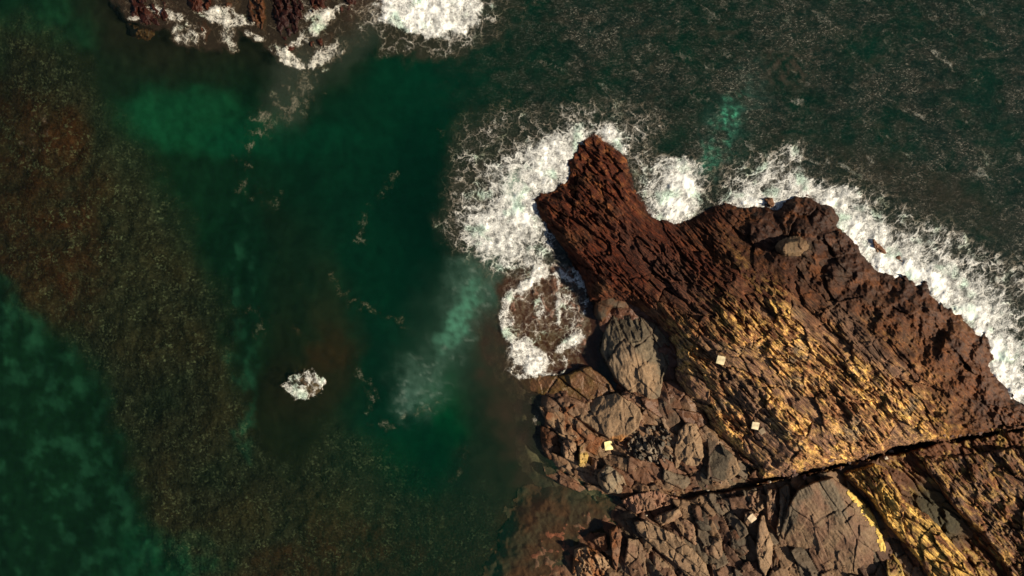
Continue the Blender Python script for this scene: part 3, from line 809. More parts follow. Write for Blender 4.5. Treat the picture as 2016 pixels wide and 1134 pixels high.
# --- ground below the long crack
def build_lower():
    u, v = axes(940, 2240, 800, 1320, 2.0)
    jit = 26 * fbm(u / 40, v / 40, 504, 4) * (1 - ss(1120, 1240, u)) + 5 * fbm(u / 22, v / 22, 501, 4)
    up = [(p[0], p[1] - 34) if 1200 < p[0] < 2260 and p[1] < 1010 else p for p in LOWER]
    d = sdf(u, v, up, 2) + jit
    bh, be, bc = blocks(u, v, 502, 24, 58, 2.1, 1.5, .05)
    b2, be2, bc2 = blocks(u, v, 503, 10, 60, 1.7, 1.2, .06)
    st, T, s, m1 = strata(u, v, 520, 47)
    right = ss(1720, 1800, u - (v - 950) * .4)
    west = 1 - ss(1130, 1250, u + (v - 1050) * .9)
    wz = u + (v - 1050) * .9
    z = -.10 + .95 * ss(1120, 1330, wz) * ss(0, 18, d) + (1 - ss(1120, 1260, wz)) * (.16 * fbm(u / 18, v / 18, 515, 5) + .08 * ss(0, 40, d))
    z = z + (1 - .88 * west) * (1 - right) * (-.10 + .27 * bh - .14 * (1 - ss(0, .06, be)) + .09 * b2)
    z = z + right * (st * .9 + .15)
    z = z - .32 * np.exp(-(line_dist(u, v, smooth_poly([(1690, 985), (1730, 1020), (1765, 1080), (1800, 1150)], 3, False)) / 26) ** 2)
    z = z - .32 * np.exp(-(line_dist(u, v, smooth_poly([(1775, 920), (1800, 960), (1850, 1000), (1900, 1060), (1960, 1130)], 3, False)) / 26) ** 2)
    crk = line_dist(u, v, smooth_poly(CRACK, 3, False)) + 4 * fbm(u / 12, v / 12, 530, 3)
    wdt = crack_width(u)
    cm = (1 - ss(.5, 1.25, crk / wdt)) * ss(.04, .12, z)
    z = z * (1 - cm) + (.06 + .09 * fbm(u / 7, v / 7, 531, 3)) * cm
    z = np.where(d > 0, z, np.minimum(z, -.12) + d * .012)
    n1 = fbm(u / 40, v / 40, 510, 5); n2 = fbm(s / 40, T / 10, 511, 4)
    c = np.ones(u.shape + (3,)) * np.array([.115, .066, .042])
    c = mixc(c, ss(-.1, .3, n1), MAUVE * .9)
    c = mixc(c, ((bc * 17) % 1 > .55) * (1 - right) * .8, TAN * .85)
    c = c * np.array([.80, .76, .72])
    c = mixc(c, ((bc * 29) % 1 > .75) * (1 - right) * .8, GREY * .6)
    c = mixc(c, right, BROWN)
    c = mixc(c, right * ss(.05, .4, n2), OCHRE * .6)
    c = mixc(c, right * soft(ell(u, v, 1850, 1010, 70, 60, 40), .5), np.array([.045, .038, .016]))
    c = mixc(c, west, mixc(np.ones(u.shape + (3,)) * np.array([.15, .055, .026]), ss(-.2, .3, n1), np.array([.10, .062, .036])))
    c = mixc(c, cm * .9, np.array([.030, .014, .010]))  # crack floor colour darkened to deepen its shadow
    return finish_rock("rock_outcrop", u, v, z, d > -55, c, np.full(u.shape, .75), M_BLOCK, "broken brown bedrock below the long dark crack at the bottom of the photo", "rock outcrop")
build_lower()

# --- single slabs and boulders resting on it
def stone(name, poly, z0, h, label, cat, col, col2=None, ang=40, crack=22, bump=.05, edge=7, slope=(0, 0), group=None, step=1.35, leaf=0, lich_sun=0, mat=None, rough=.75, fold=0, crackw=.07, jag=1.0, dome=0, ridge_amp=.5, marks=None, facet=.55, parts=(), tint=.25):
    p = np.array(poly, float)
    u, v = axes(p[:, 0].min() - 10, p[:, 0].max() + 10, p[:, 1].min() - 10, p[:, 1].max() + 10, step)
    seed = int(p[0, 0] * 3 + p[0, 1] * 7) % 9973
    if name not in ('rock_ridge', 'reef_rock', 'sunken_rock', 'surf_rock', 'rock_plate'):
        edge *= .62; z0 += .07; dome *= .5
    d = sdf(u, v, poly, 1 if name in ('flat_rock', 'rock_block', 'rock_shard', 'rock_wedge', 'boulder', 'surf_rock', 'reef_rock') else 2) + jag * (2.2 * fbm(u / 15, v / 15, seed, 3) + 1.2 * fbm(u / 6, v / 6, seed + 2, 2))
    cx, cy = p.mean(0)
    R0 = max(np.sqrt(len(p)) and np.ptp(p[:, 0]), np.ptp(p[:, 1])) * .5
    fz = np.full(u.shape, 9.0)
    if facet:
        fr = np.random.RandomState(seed)
        wf = 3 * fbm(u / 12, v / 12, seed + 40, 3)
        for k in range(7):
            an = fr.rand() * 6.28; q = fr.rand()
            along = (u - cx + fr.uniform(-.3, .3) * R0) * math.cos(an) + (v - cy + fr.uniform(-.3, .3) * R0) * math.sin(an) + wf
            fz = np.minimum(fz, -facet * (.35 + .9 * q) * (along / R0 - .1 - .25 * q))
        fz = np.minimum(fz, .02) * min(1.0, R0 / 40 + .35)
    top = h + .10 * blocks(u, v, seed + 60, max(crack * .45, 7), ang + 20, 1.8, 1.2, .08)[0] + (fz if facet else 0) + slope[0] * (u - cx) * S + slope[1] * (v - cy) * S
    bh, be, bc = blocks(u, v, seed + 3, crack, ang, 2.0, 1.1, .07)
    s, t = rot(u, v, ang)
    z = top + bump * 2.2 * bh - crackw * (1 - ss(0, .05, be)) + bump * fbm(u / 24, v / 24, seed + 5, 4) + .03 * fbm(s / 14, t / 5, seed + 6, 3)
    if fold:
        z = z + fold * (1 - np.abs(fbm(s / 60, t / 17, seed + 8, 3)) * 2.4)
    T = t
    if leaf:
        st, T, s, _ = strata(u, v, seed + 9, ang)
        z = z + leaf * st
    if dome:
        R = max(d.max(), 1)
        z = z + dome * (np.sqrt(np.clip(1 - (1 - np.clip(d, 0, R) / R) ** 2, 0, 1)) - 1)
    prof = np.clip(d / edge, -1.2, 1)
    z = np.where(prof < 1, z0 - .5 + (z + .5) * (.6 * np.clip(prof * 1.6, 0, 1) + .4 * np.sqrt(np.clip(1 - (1 - np.maximum(prof, 0)) ** 2, 0, 1))), z0 + z)
    z = np.where(d < 0, z0 - .5 + d * .05, z)
    n1 = fbm(u / 34, v / 34, seed + 11, 4); n2 = fbm(s / 30, T / 9, seed + 12, 4)
    c = np.ones(u.shape + (3,)) * col
    if col2 is not None:
        c = mixc(c, ss(-.25, .3, n1), col2)
    c = mixc(c, ((bc * 31) % 1 > .6) * tint, MAUVE)
    c = mixc(c, (1 - ss(.005, .045, be)) * .7, DARK)
    if lich_sun:
        c = mixc(c, lich_sun * ss(-.1, .3, n2), OCHRE)  # ochre lichen, also painting yellow sunlight on the leaves
    if marks:
        for (mx, my, rx, ry, a, mc) in marks:
            c = mixc(c, soft(ell(u, v, mx, my, rx, ry, a), .35, u, v, .5, seed + 20, 14) * .9, mc)
    o = finish_rock(name, u, v, z, d > -7, c, np.full(u.shape, rough), mat or M_BLOCK, label, cat, group)
    for pname, ellipses, plabel in parts:
        m = np.zeros(u.shape)
        for (mx, my, rx, ry, a) in ellipses:
            m = np.maximum(m, soft(ell(u, v, mx, my, rx, ry, a), .5, u, v, 1.1, seed + 24, 9))
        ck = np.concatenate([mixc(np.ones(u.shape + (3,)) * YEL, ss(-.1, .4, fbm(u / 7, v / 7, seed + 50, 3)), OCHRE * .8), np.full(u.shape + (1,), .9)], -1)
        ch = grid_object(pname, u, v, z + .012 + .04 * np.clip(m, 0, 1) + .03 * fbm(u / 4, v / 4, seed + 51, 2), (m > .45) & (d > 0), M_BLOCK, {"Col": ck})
        ch.location = ch.location - o.location
        ch.parent = o
        ch['label'] = plabel
    return o

YEL = np.array([.62, .45, .12])  # yellow of sunlit rock, put into base colours and lichen
stone("boulder", [(1181, 690), (1190, 642), (1205, 618), (1248, 611), (1292, 636), (1320, 668), (1328, 704), (1308, 744), (1303, 785), (1281, 791), (1262, 802), (1238, 776), (1210, 747)],
      .15, .85, "large rounded grey boulder with folded lower face against the foot of the ridge", "boulder", GREY * .9, GREY * .75, ang=72, crack=46, edge=9, fold=.08, dome=.12, crackw=.06, facet=1.3, marks=[(1262, 745, 34, 46, -25, TAN * .95), (1235, 640, 46, 24, 20, GREY * .5)])  # marks paint a shaded top and a lighter lower face
stone("boulder", [(1168, 620), (1170, 592), (1195, 575), (1235, 578), (1256, 600), (1236, 612), (1205, 610), (1186, 640)], .1, .75, "smooth dark olive boulder wedged just above the large rounded grey one", "boulder", GREY * .45, BROWN * .8, edge=14, crack=50, dome=.3, crackw=.02)
stone("flat_rock", [(1012, 742), (1055, 735), (1110, 737), (1160, 718), (1192, 742), (1216, 772), (1170, 788), (1138, 800), (1100, 792), (1062, 778), (1030, 768)], .0, .38, "wet dark brown slab sloping into the water below the foam pool", "rock slab", np.array([.15, .078, .038]), np.array([.10, .062, .018]), edge=9, crack=60, dome=.18, rough=.4, slope=(.12, 0))
stone("flat_rock", [(1120, 812), (1150, 786), (1180, 777), (1215, 772), (1242, 788), (1262, 802), (1266, 822), (1258, 845), (1236, 860), (1222, 872), (1198, 866), (1170, 848), (1145, 832)], .15, .85, "broad smooth tan slab with a rounded right end", "rock slab", TAN * .95, TAN * .8, edge=7, crack=44, ang=75, dome=.0, crackw=.03, facet=1.0, slope=(.10, .05), marks=[(1215, 868, 24, 9, -20, np.array([.34, .16, .05]))])
stone("flat_rock", [(1058, 798), (1095, 800), (1135, 824), (1170, 855), (1190, 862), (1212, 884), (1236, 915), (1242, 938), (1215, 925), (1180, 902), (1140, 882), (1108, 866), (1074, 832)], .05, .62, "long narrow brown slab slanting down to the right below the tan slab", "rock slab", TAN * .8, BROWN * 1.4, edge=6, crack=26, ang=38)
stone("rock_block", [(1105, 868), (1120, 862), (1136, 872), (1134, 916), (1110, 902)], .2, .75, "pale striped block with cracked top, left one of a pair", "rock block", TAN * 1.0, MAUVE, edge=5, crack=13, ang=70, slope=(-.1, 0))
stone("rock_block", [(1139, 874), (1152, 881), (1160, 896), (1155, 926), (1138, 918)], .2, .75, "small block with a yellow lit right side, right one of a pair", "rock block", TAN * 1.1, YEL * .7, edge=6, crack=13, ang=80, slope=(-.7, 0))  # yellow patches put sunlight into the block's own colour
stone("rock_block", [(1164, 897), (1180, 905), (1176, 925), (1162, 944), (1159, 925)], .15, .6, "thin dark wedge of rock between the yellow sided block and the faceted boulder", "rock block", MAUVE * .8, BROWN, edge=5, crack=16)
stone("boulder", [(1172, 932), (1195, 910), (1212, 920), (1228, 934), (1240, 955), (1236, 968), (1216, 974), (1196, 972), (1178, 955)], .1, 1.0, "rounded faceted grey tan boulder with a yellow lit right flank, near the crack", "boulder", GREY * 1.15, TAN * .85, edge=11, crack=24, ang=55, dome=.25, fold=.07, slope=(-.25, 0))
stone("flat_rock", [(1062, 912), (1100, 922), (1140, 948), (1168, 968), (1152, 976), (1110, 958), (1074, 938)], -.2, .42, "low mauve slab at the water's edge, lower left of the shelf", "rock slab", MAUVE * .65, BROWN, edge=6, crack=30)
stone("rock_rubble", [(1230, 872), (1252, 852), (1268, 836), (1300, 836), (1324, 852), (1330, 880), (1326, 920), (1292, 916), (1252, 906), (1234, 892)], .2, .75, "heap of dark shattered grey rock between the tan slab and the tan block", "rubble", np.array([.10, .088, .07]), np.array([.21, .18, .14]), edge=9, crack=6.5, bump=.17, ang=60, crackw=.16)
stone("rock_block", [(1325, 882), (1334, 846), (1350, 830), (1374, 830), (1384, 858), (1389, 900), (1377, 920), (1346, 926), (1325, 926)], .25, .95, "upright tan block with rounded shoulders right of the shattered grey heap", "rock block", TAN * 1.0, TAN * .85, edge=8, crack=26, ang=80, dome=.12)
stone("boulder", [(1288, 792), (1304, 748), (1332, 742), (1346, 790), (1342, 834), (1320, 850), (1300, 836), (1284, 828)], .2, .7, "smooth dark grey rock strip between the large grey boulder and the ridge", "boulder", GREY * .45, BROWN * .7, edge=10, crack=60, crackw=.02, ang=80)
stone("rock_wedge", [(1386, 838), (1405, 852), (1428, 880), (1452, 900), (1461, 930), (1440, 946), (1414, 952), (1388, 946), (1392, 900)], .3, .85, "smooth dark grey wedge of rock with a paler right edge", "rock wedge", GREY * .62, GREY * .5, edge=8, crack=70, crackw=.02, slope=(-.05, 0), marks=[(1448, 915, 12, 34, 20, TAN * .95)])
stone("flat_rock", [(1255, 925), (1290, 925), (1330, 938), (1318, 952), (1280, 952)], .2, .5, "small brown slab under the shattered grey heap", "rock slab", MAUVE * .8, TAN * .8, edge=5, crack=16)
stone("flat_rock", [(1310, 938), (1370, 932), (1400, 948), (1380, 964), (1300, 972), (1260, 966)], .25, .45, "dull brown slab along the upper lip of the crack below the tan block", "rock slab", BROWN * 1.0, MAUVE * .6, edge=6, crack=20, ang=-12)
# below the crack
stone("flat_rock", [(1222, 984), (1250, 971), (1290, 964), (1334, 978), (1338, 990), (1290, 1004), (1252, 1012), (1232, 1002)], .3, .55, "reddish cracked slab just below the crack, left of centre", "rock slab", np.array([.24, .13, .085]), MAUVE, edge=5, crack=15, ang=70, bump=.08)
stone("rock_block", [(1284, 1022), (1300, 1010), (1336, 997), (1346, 1014), (1330, 1028), (1302, 1036)], .3, .65, "small oblong tan block lying end on to the reddish slab", "rock block", TAN * .85, MAUVE, edge=5, crack=22, ang=-25)
stone("flat_rock", [(1246, 1026), (1270, 1022), (1300, 1036), (1334, 1052), (1372, 1086), (1392, 1110), (1404, 1150), (1362, 1150), (1330, 1112), (1290, 1082), (1254, 1050)], .3, .75, "long tan slab slanting down to the right at the bottom edge", "rock slab", TAN * .9, TAN * .7, edge=6, crack=26, ang=40)
stone("rock_block", [(1235, 1058), (1256, 1060), (1276, 1082), (1272, 1110), (1280, 1160), (1222, 1160), (1230, 1090)], .3, .55, "square topped tan block at the bottom edge, left of the long slab", "rock block", TAN * .75, MAUVE * .9, edge=6, crack=34, ang=80)
stone("rock_block", [(1282, 1084), (1302, 1096), (1330, 1122), (1350, 1160), (1290, 1160), (1282, 1120)], .25, .5, "pinkish block tucked under the long slanting slab", "rock block", MAUVE * 1.1, TAN * .7, edge=6, crack=30, ang=60)
stone("rock_shard", [(1198, 1042), (1214, 1034), (1226, 1056), (1222, 1090), (1214, 1130), (1204, 1110)], .3, .55, "upright brown shard left of the square topped block", "rock shard", BROWN * 1.3, MAUVE * .9, edge=6, crack=22, ang=80)
stone("rock_shard", [(1130, 1080), (1160, 1072), (1200, 1100), (1212, 1150), (1120, 1160)], .1, .5, "mottled pale and rusty rock at the bottom left of the outcrop", "rock shard", TAN * 1.1, np.array([.22, .09, .03]), edge=8, crack=9, bump=.12, ang=60)
stone("rock_block", [(1326, 1030), (1346, 1018), (1368, 1030), (1372, 1060), (1384, 1090), (1352, 1062)], .3, .6, "pink tan shard right of the small oblong block", "rock block", MAUVE * 1.15, TAN * .8, edge=5, crack=20, ang=60)
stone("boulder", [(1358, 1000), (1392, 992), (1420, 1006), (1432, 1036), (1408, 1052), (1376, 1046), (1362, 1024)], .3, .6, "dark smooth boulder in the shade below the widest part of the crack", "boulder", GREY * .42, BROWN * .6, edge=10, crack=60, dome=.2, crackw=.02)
stone("rock_block", [(1378, 1050), (1402, 1052), (1422, 1062), (1426, 1098), (1408, 1106), (1386, 1092)], .3, .62, "mid brown block below the dark smooth boulder", "rock block", MAUVE * .8, TAN * .7, edge=7, crack=24)
stone("boulder", [(1430, 1040), (1456, 1034), (1476, 1058), (1480, 1092), (1456, 1100), (1434, 1080)], .3, .6, "dark grey boulder left of the tall pale shard", "boulder", GREY * .45, BROWN * .8, edge=10, crack=50, dome=.2, crackw=.02)
stone("rock_shard", [(1496, 1010), (1506, 1012), (1512, 1040), (1524, 1070), (1522, 1110), (1506, 1140), (1494, 1120), (1486, 1082), (1490, 1046)], .35, .85, "tall pale tan shard standing left of the big slab", "rock shard", TAN * 1.05, TAN * .85, edge=7, crack=30, ang=80, slope=(-.2, 0))
stone("flat_rock", [(1456, 968), (1500, 962), (1508, 1000), (1492, 1012), (1470, 1000)], .4, .6, "ribbed brown slab under the crack, above the pale diamond tile", "rock slab", TAN * .85, MAUVE, edge=6, crack=9, ang=80, bump=.09)
stone("rock_shard", [(1508, 960), (1530, 962), (1528, 1000), (1518, 1034), (1508, 1020)], .4, .7, "narrow tan shard with dark seams left of the big slab", "rock shard", MAUVE * 1.1, TAN * .9, edge=5, crack=9, ang=85, bump=.08)
stone("flat_rock", [(1532, 960), (1552, 948), (1560, 980), (1548, 1030), (1532, 1060), (1526, 1050), (1534, 1000)], .4, .75, "grey tan sliver along the left side of the big slab", "rock slab", GREY * .9, TAN * .8, edge=6, crack=24, ang=80)
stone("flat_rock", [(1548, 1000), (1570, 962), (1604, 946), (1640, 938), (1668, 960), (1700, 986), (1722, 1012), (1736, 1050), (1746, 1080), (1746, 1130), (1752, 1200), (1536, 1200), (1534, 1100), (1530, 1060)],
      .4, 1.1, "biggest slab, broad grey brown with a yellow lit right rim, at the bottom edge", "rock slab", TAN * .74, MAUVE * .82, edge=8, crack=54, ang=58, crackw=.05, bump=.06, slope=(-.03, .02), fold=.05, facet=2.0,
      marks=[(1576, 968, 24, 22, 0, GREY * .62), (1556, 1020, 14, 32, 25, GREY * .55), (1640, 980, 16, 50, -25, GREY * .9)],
      parts=[('sunlit_lichen_crust', [(1738, 1066, 9, 52, -14), (1716, 1018, 11, 30, -38), (1690, 984, 9, 26, -48)], 'bright yellow lichen crust with painted sunlight along the right rim')])  # crust puts the rim's yellow sunlight into the lichen colour
stone("rock_ridge", [(1655, 932), (1690, 918), (1722, 908), (1748, 922), (1766, 955), (1786, 985), (1830, 1012), (1862, 1048), (1900, 1092), (1940, 1150), (1960, 1200), (1860, 1200), (1820, 1130), (1780, 1072), (1740, 1030), (1712, 985)],
      .5, 1.1, "ochre leafed ridge running down right from the crack beside the big slab", "rock ridge", BROWN * 1.3, OCHRE * .8, edge=14, crack=60, ang=47, leaf=.75, lich_sun=.85, crackw=.02, mat=M_STRATA, slope=(0, .0))
stone("rock_ridge", [(1806, 898), (1860, 890), (1930, 884), (2060, 870), (2200, 900), (2200, 1200), (2010, 1200), (1985, 1140), (1940, 1070), (1880, 1010), (1840, 960)],
      .5, 1.05, "brown leafed ridge with yellow streaks in the bottom right corner", "rock ridge", BROWN * 1.25, MAUVE * .8, edge=18, crack=80, ang=50, leaf=.9, lich_sun=.40, crackw=.02, mat=M_STRATA, step=1.8)
stone("rock_shard", [(1742, 1098), (1756, 1082), (1776, 1110), (1790, 1160), (1748, 1160)], .3, .8, "small yellow lit shard at the bottom edge right of the biggest slab", "rock shard", YEL * .8, BROWN, edge=7, crack=20, ang=60, slope=(-.3, 0))  # yellow base colour paints the light on this shard
stone("flat_rock", [(1062, 835), (1090, 848), (1110, 866), (1104, 908), (1080, 905), (1064, 880)], .0, .42, "dark brown flat rock at the shelf's left edge beside the pale striped block", "flat rock", BROWN * .7, MAUVE * .5, edge=6, crack=26)
stone("flat_rock", [(1392, 985), (1450, 974), (1462, 998), (1430, 1012), (1400, 1002)], .3, .5, "small dull flat rock just under the widest part of the crack", "flat rock", GREY * .7, MAUVE * .7, edge=6, crack=26)
stone("rock_block", [(1426, 1106), (1470, 1104), (1486, 1160), (1432, 1160)], .3, .55, "grey block at the bottom edge left of the tall pale shard", "rock block", GREY * .8, TAN * .6, edge=7, crack=22)
stone("rock_block", [(1396, 1106), (1420, 1112), (1424, 1160), (1408, 1160)], .3, .55, "narrow mauve block at the bottom edge right of the long tan slab", "rock block", MAUVE * .9, TAN * .7, edge=5, crack=22, ang=80)
stone("rock_shard", [(1524, 1078), (1534, 1092), (1536, 1160), (1514, 1160)], .3, .6, "thin dark tan shard squeezed between the tall pale shard and the biggest slab", "rock shard", TAN * .6, BROWN, edge=5, crack=22, ang=80)
stone("rock_block", [(1162, 1062), (1194, 1048), (1203, 1096), (1176, 1078)], .1, .5, "rusty brown block between the upright brown shard and the left shore", "rock block", BROWN * 1.2, MAUVE * .8, edge=6, crack=18)
stone("flat_rock", [(1212, 778), (1240, 772), (1262, 786), (1278, 800), (1290, 818), (1270, 812), (1246, 796), (1222, 790)], .2, .78, "pinkish ledge of small broken steps under the large grey boulder", "flat rock", MAUVE * 1.05, TAN * .8, edge=5, crack=11, bump=.1, ang=30)
stone("flat_rock", [(1242, 905), (1262, 912), (1290, 926), (1262, 930), (1246, 930)], .2, .55, "golden brown flat rock right of the faceted boulder", "flat rock", np.array([.32, .20, .09]), TAN * .8, edge=5, crack=16)
stone("flat_rock", [(1086, 792), (1120, 800), (1150, 788), (1118, 812), (1150, 836), (1128, 830), (1096, 806)], .1, .55, "thin brown ledge between the wet dark slab and the broad tan slab", "flat rock", BROWN * 1.1, MAUVE * .9, edge=4, crack=16)
stone("rock_block", [(1464, 1008), (1480, 1002), (1496, 1012), (1494, 1036), (1476, 1042), (1462, 1030)], .3, .78, "brown block under the peach coloured diamond turned tile", "rock block", MAUVE, TAN * .7, edge=5, crack=20)
# smooth rounded plates on the seaward slope
stone("rock_plate", [(1532, 486), (1548, 474), (1575, 472), (1588, 484), (1580, 498), (1555, 504), (1538, 500)], 2.1, .10, "pale oval rock plate on the brown upper slope of the ridge", "rock plate", facet=.1, col=np.array([.17, .12, .07]), col2=np.array([.14, .09, .05]), edge=7, crack=40, dome=.1, crackw=.01)

# --- rocks standing in the surf on the right, and the reef at top left
stone("surf_rock", [(1712, 470), (1722, 466), (1738, 480), (1752, 500), (1740, 508), (1722, 498)], -.1, .38, "brown wedge shaped rock poking through the white surf", "rock", BROWN * 1.3, TAN * .7, edge=6, crack=16, rough=.45)
stone("surf_rock", [(1756, 498), (1772, 500), (1790, 514), (1776, 522), (1760, 514)], -.1, .32, "small brown rock in the white surf beside the wedge shaped one", "rock", BROWN, MAUVE * .7, edge=6, crack=16, rough=.45)
stone("surf_rock", [(1676, 446), (1684, 442), (1690, 452), (1686, 460), (1678, 456)], -.05, .3, "tiny dark rock in the surf close to the ridge edge", "rock", DARK * 1.6, None, edge=5, crack=16, rough=.4)
stone("surf_rock", [(1498, 392), (1508, 384), (1522, 388), (1530, 402), (1520, 412), (1502, 410)], .05, .45, "small knobbly brown rock on the notch of the seaward edge", "rock", BROWN * .9, MAUVE * .8, edge=6, crack=9, bump=.1)
G = "dark red rocks awash at top left"
for poly, h, lab, cl in (
    ([(212, -30), (300, -30), (352, 20), (330, 50), (290, 62), (250, 40), (222, 12)], .38, "low dark red rock furthest left in the group awash at top left", RED * .28),
    ([(255, 48), (290, 50), (302, 66), (290, 74), (264, 70)], .12, "small submerged brown rock below the leftmost red rock", BROWN * .7),
    ([(345, -30), (420, -30), (424, 18), (392, 34), (360, 22)], .42, "dark rock between two cream foam strands at the top edge", RED * .5),
    ([(478, -30), (520, -30), (528, 30), (522, 66), (500, 62), (482, 30)], .60, "olive brown lit rock in the top left group", BROWN * .6),
    ([(528, -30), (600, -30), (606, 40), (588, 72), (560, 90), (536, 60)], .55, "large nearly black red rock right of the olive brown lit one", RED * .22),
    ([(548, 78), (586, 76), (592, 98), (570, 112), (548, 100)], .30, "small red rock at the lower point of the top left group", RED * .45),
    ([(606, -30), (660, -30), (650, 16), (622, 46), (604, 30)], .42, "red streaked rock at the right of the top left group", RED * .4),
    ([(655, -30), (700, -30), (712, 8), (690, 40), (664, 34)], .22, "flat dark red rock nearest the solid white half disc of foam", RED * .35),
    ([(596, 84), (630, 60), (652, 70), (640, 96), (612, 106)], .12, "low red rock awash beneath the red streaked one", RED * .4),
    ([(420, -30), (476, -30), (480, 24), (452, 40), (428, 20)], .16, "brown rock half buried in cream foam left of the olive lit one", BROWN * .6),
    ([(385, 48), (400, 44), (412, 60), (404, 76), (390, 70)], .22, "small round red rock circled by foam strands", RED * .8),
):
    stone("reef_rock", poly, -.08, h * .6, lab, "rock", cl * .75, cl * 1.1, edge=14, crack=11, bump=.12, rough=.55, dome=.15, jag=2.6, ang=65, tint=0)
stone("sunken_rock", [(572, 742), (590, 736), (616, 740), (630, 752), (622, 772), (600, 782), (578, 772)], -.32, .26, "rock just under the surface beneath the lone round foam patch", "rock", BROWN * .8, RED, edge=10, crack=16, dome=.1)

# --- loose stones in the crack: countable, each its own object
import random
random.seed(5)
def pebble_mesh(seed):
    rr = random.Random(seed)
    import bmesh
    bm = bmesh.new()
    for _ in range(16):
        a = [rr.gauss(0, 1) for _ in range(3)]; L = math.sqrt(sum(x * x for x in a))
        bm.verts.new([a[0] / L * .5, a[1] / L * .38, a[2] / L * .3 + .2])
    bmesh.ops.convex_hull(bm, input=bm.verts)
    loose = [x for x in bm.verts if not x.link_faces]
    bmesh.ops.delete(bm, geom=loose)
    bmesh.ops.bevel(bm, geom=bm.edges[:], offset=.03, segments=1, affect='EDGES')
    me = bpy.data.meshes.new("stone"); bm.to_mesh(me); bm.free()
    return me
def plain_rock(name, c, spec=.3):
    T = NT(name); pos = T.n("ShaderNodeTexCoord").outputs["Object"]
    n = T.noise(pos, 3.0, 5, .65); p = T.n("ShaderNodeBsdfPrincipled")
    T.l(T.mix(T.ramp(n.outputs[0], .3, .7), tuple(x * .65 for x in c) + (1,), tuple(min(1, x * 1.25) for x in c) + (1,)), p.inputs["Base Color"])
    p.inputs["Roughness"].default_value = .8; p.inputs["Specular IOR Level"].default_value = spec
    b = T.n("ShaderNodeBump"); b.inputs["Strength"].default_value = .5; b.inputs["Distance"].default_value = .03
    T.l(n.outputs[0], b.inputs["Height"]); T.l(b.outputs[0], p.inputs["Normal"]); T.l(p.outputs[0], T.out.inputs[0])
    return T.m
PM = [plain_rock("loose_stone_brown", (.16, .08, .055)), plain_rock("loose_stone_mauve", (.22, .13, .10)), plain_rock("loose_stone_dark", (.07, .04, .03))]
PALE = plain_rock("loose_stone_pale", (.46, .38, .28))
pm = []
for i in range(9):
    m = pebble_mesh(40 + i); m.materials.append(PM[i % 3]); pm.append(m)
dg = bpy.context.evaluated_depsgraph_get(); dg.update()
def ground_z(px, py):
    from mathutils import Vector
    x, y = world(px, py, 0.0)
    o = Vector((0, 0, H)); d = (Vector((x, y, 0)) - o).normalized()
    # look past water and foam to the rock
    for _ in range(8):
        hit, loc, nrm, idx, ob, mt = scn.ray_cast(dg, o, d)
        if not hit: return 0.0
        if ob.name.startswith(("water", "sea_foam", "foam_")):
            o = loc + d * .01; continue
        return loc.z
    return 0.0
cr = smooth_poly(CRACK, 6, False); seg = np.cumsum([0] + [float(np.hypot(*(b - a))) for a, b in zip(cr[:-1], cr[1:])])
def on_crack(t, off):
    i = min(np.searchsorted(seg, t) - 1, len(cr) - 2); i = max(i, 0)
    f = (t - seg[i]) / (seg[i + 1] - seg[i]); p = cr[i] * (1 - f) + cr[i + 1] * f
    e = cr[i + 1] - cr[i]; e = e / np.hypot(*e)
    return p[0] - e[1] * off, p[1] + e[0] * off
for i in range(60):
    t = random.uniform(150, 900) if i % 3 else random.uniform(470, 700)
    px, py = on_crack(t, random.gauss(-9, 5) if i % 2 else random.gauss(-2, 4))
    s_ = random.choice((4, 5, 6, 7, 8, 10)) * S
    o = bpy.data.objects.new("loose_stone", random.choice(pm))
    z = ground_z(px, py); x, y = world(px, py, z)
    o.location = (x, y, z - .04 * s_); o.scale = (s_ * random.uniform(.9, 1.4), s_ * random.uniform(.8, 1.2), s_)
    o.rotation_euler = (random.uniform(-.3, .3), random.uniform(-.3, .3), random.uniform(0, 6.28))
    COL.objects.link(o)
    where = "at its left end" if px < 1300 else "under the wedge" if px < 1500 else "above the biggest slab" if px < 1680 else "near the two pale stones" if px < 1800 else "at its right end"
    tag(o, ("tiny " if s_ < .2 else "small ") + {0: "brown", 1: "mauve", 2: "dark"}[pm.index(o.data) % 3] + " angular stone in the long dark crack, " + where, "stone", "loose stones in the long crack")
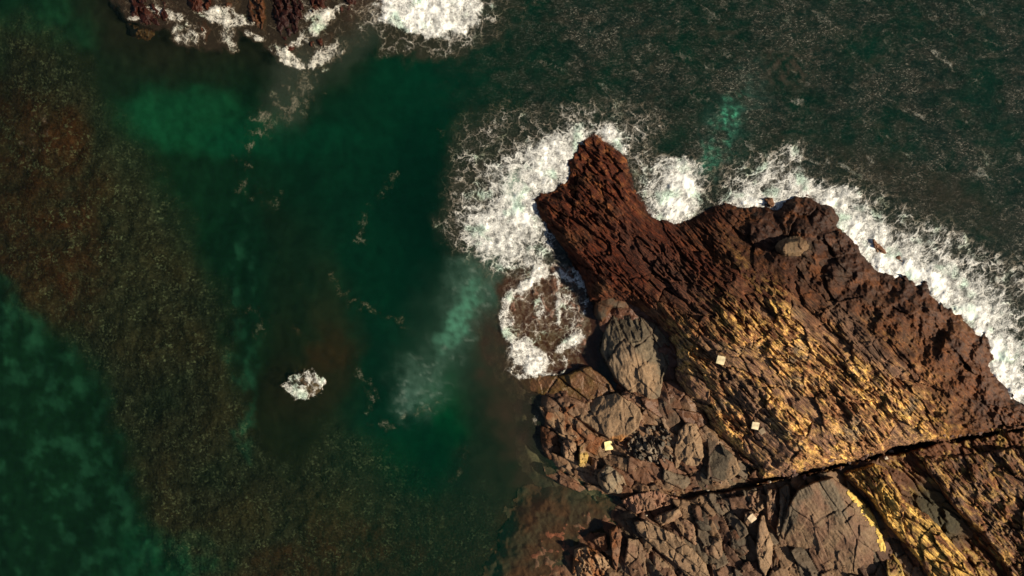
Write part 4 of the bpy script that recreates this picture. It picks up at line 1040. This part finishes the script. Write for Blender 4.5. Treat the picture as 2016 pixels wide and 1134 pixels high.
for px, py, s_, lab in ((1753, 889, 12, "pale rounded stone at the right end of the crack, upper of two"), (1743, 901, 11, "pale rounded stone at the right end of the crack, lower of two"), (1393, 965, 9, "lone pale stone deep in the dark crack under the wedge"),
                        (1514, 948, 8, "pale stone on the lower lip of the crack above the tall shards"), (1272, 1014, 6, "tiny white stone at the tip of the reddish slab")):
    m = pebble_mesh(px); m.materials.append(PALE)
    o = bpy.data.objects.new("pale_stone", m); z = ground_z(px, py); x, y = world(px, py, z)
    o.location = (x, y, z); o.scale = (s_ * S, s_ * S, s_ * S); COL.objects.link(o); tag(o, lab, "stone")

# --- four pale square tiles lying on the rocks
def tile(px, py, size, deg, col, lab, tiltx=0, tilty=0, chip=.1, lift=0):
    import bmesh
    bm = bmesh.new(); a = size * S / 2; t = .055
    pts = [(-a, -a * .92), (a * .9, -a), (a, a * .95), (a * .35, a), (-a * .96, a * (1 - chip))]
    vs_ = [bm.verts.new((x, y, 0)) for x, y in pts]
    f = bm.faces.new(vs_)
    r = bmesh.ops.extrude_face_region(bm, geom=[f]); 
    for x in r['geom']:
        if isinstance(x, bmesh.types.BMVert): x.co.z += t
    bmesh.ops.recalc_face_normals(bm, faces=bm.faces)
    bmesh.ops.bevel(bm, geom=bm.edges[:], offset=.012, segments=2, affect='EDGES')
    me = bpy.data.meshes.new("square_tile"); bm.to_mesh(me); bm.free()
    me.materials.append(plain_rock("tile_stone", col, .2))
    o = bpy.data.objects.new("square_tile", me)
    z = max(ground_z(px + dx, py + dy) for dx in (-6, 0, 6) for dy in (-6, 0, 6)); x, y = world(px, py, z)
    z += lift; x, y = world(px, py, z)
    o.location = (x, y, z - .02); o.rotation_euler = (tiltx, tilty, math.radians(deg)); COL.objects.link(o)
    tag(o, lab, "tile", "pale square tiles lying on the rocks")
tile(1198, 877, 18, 6, (.80, .66, .30), "brightest pale yellow square tile, resting at the lower end of the smooth tan slab", 0, .25)
tile(1419, 709, 16, -14, (.66, .54, .32), "dull cream square tile highest up on the ridge")
tile(1487, 838, 14, -10, (.74, .60, .38), "small cream square tile on the slanting ridge leaves, above the grey wedge")
tile(1500, 849, 11, 35, (.26, .19, .12), "faint brown square tile touching the small cream one")
tile(1480, 1020, 14, 42, (.66, .50, .32), "peach coloured diamond turned tile below the crack", lift=.10)
print("objects", len(COL.objects))
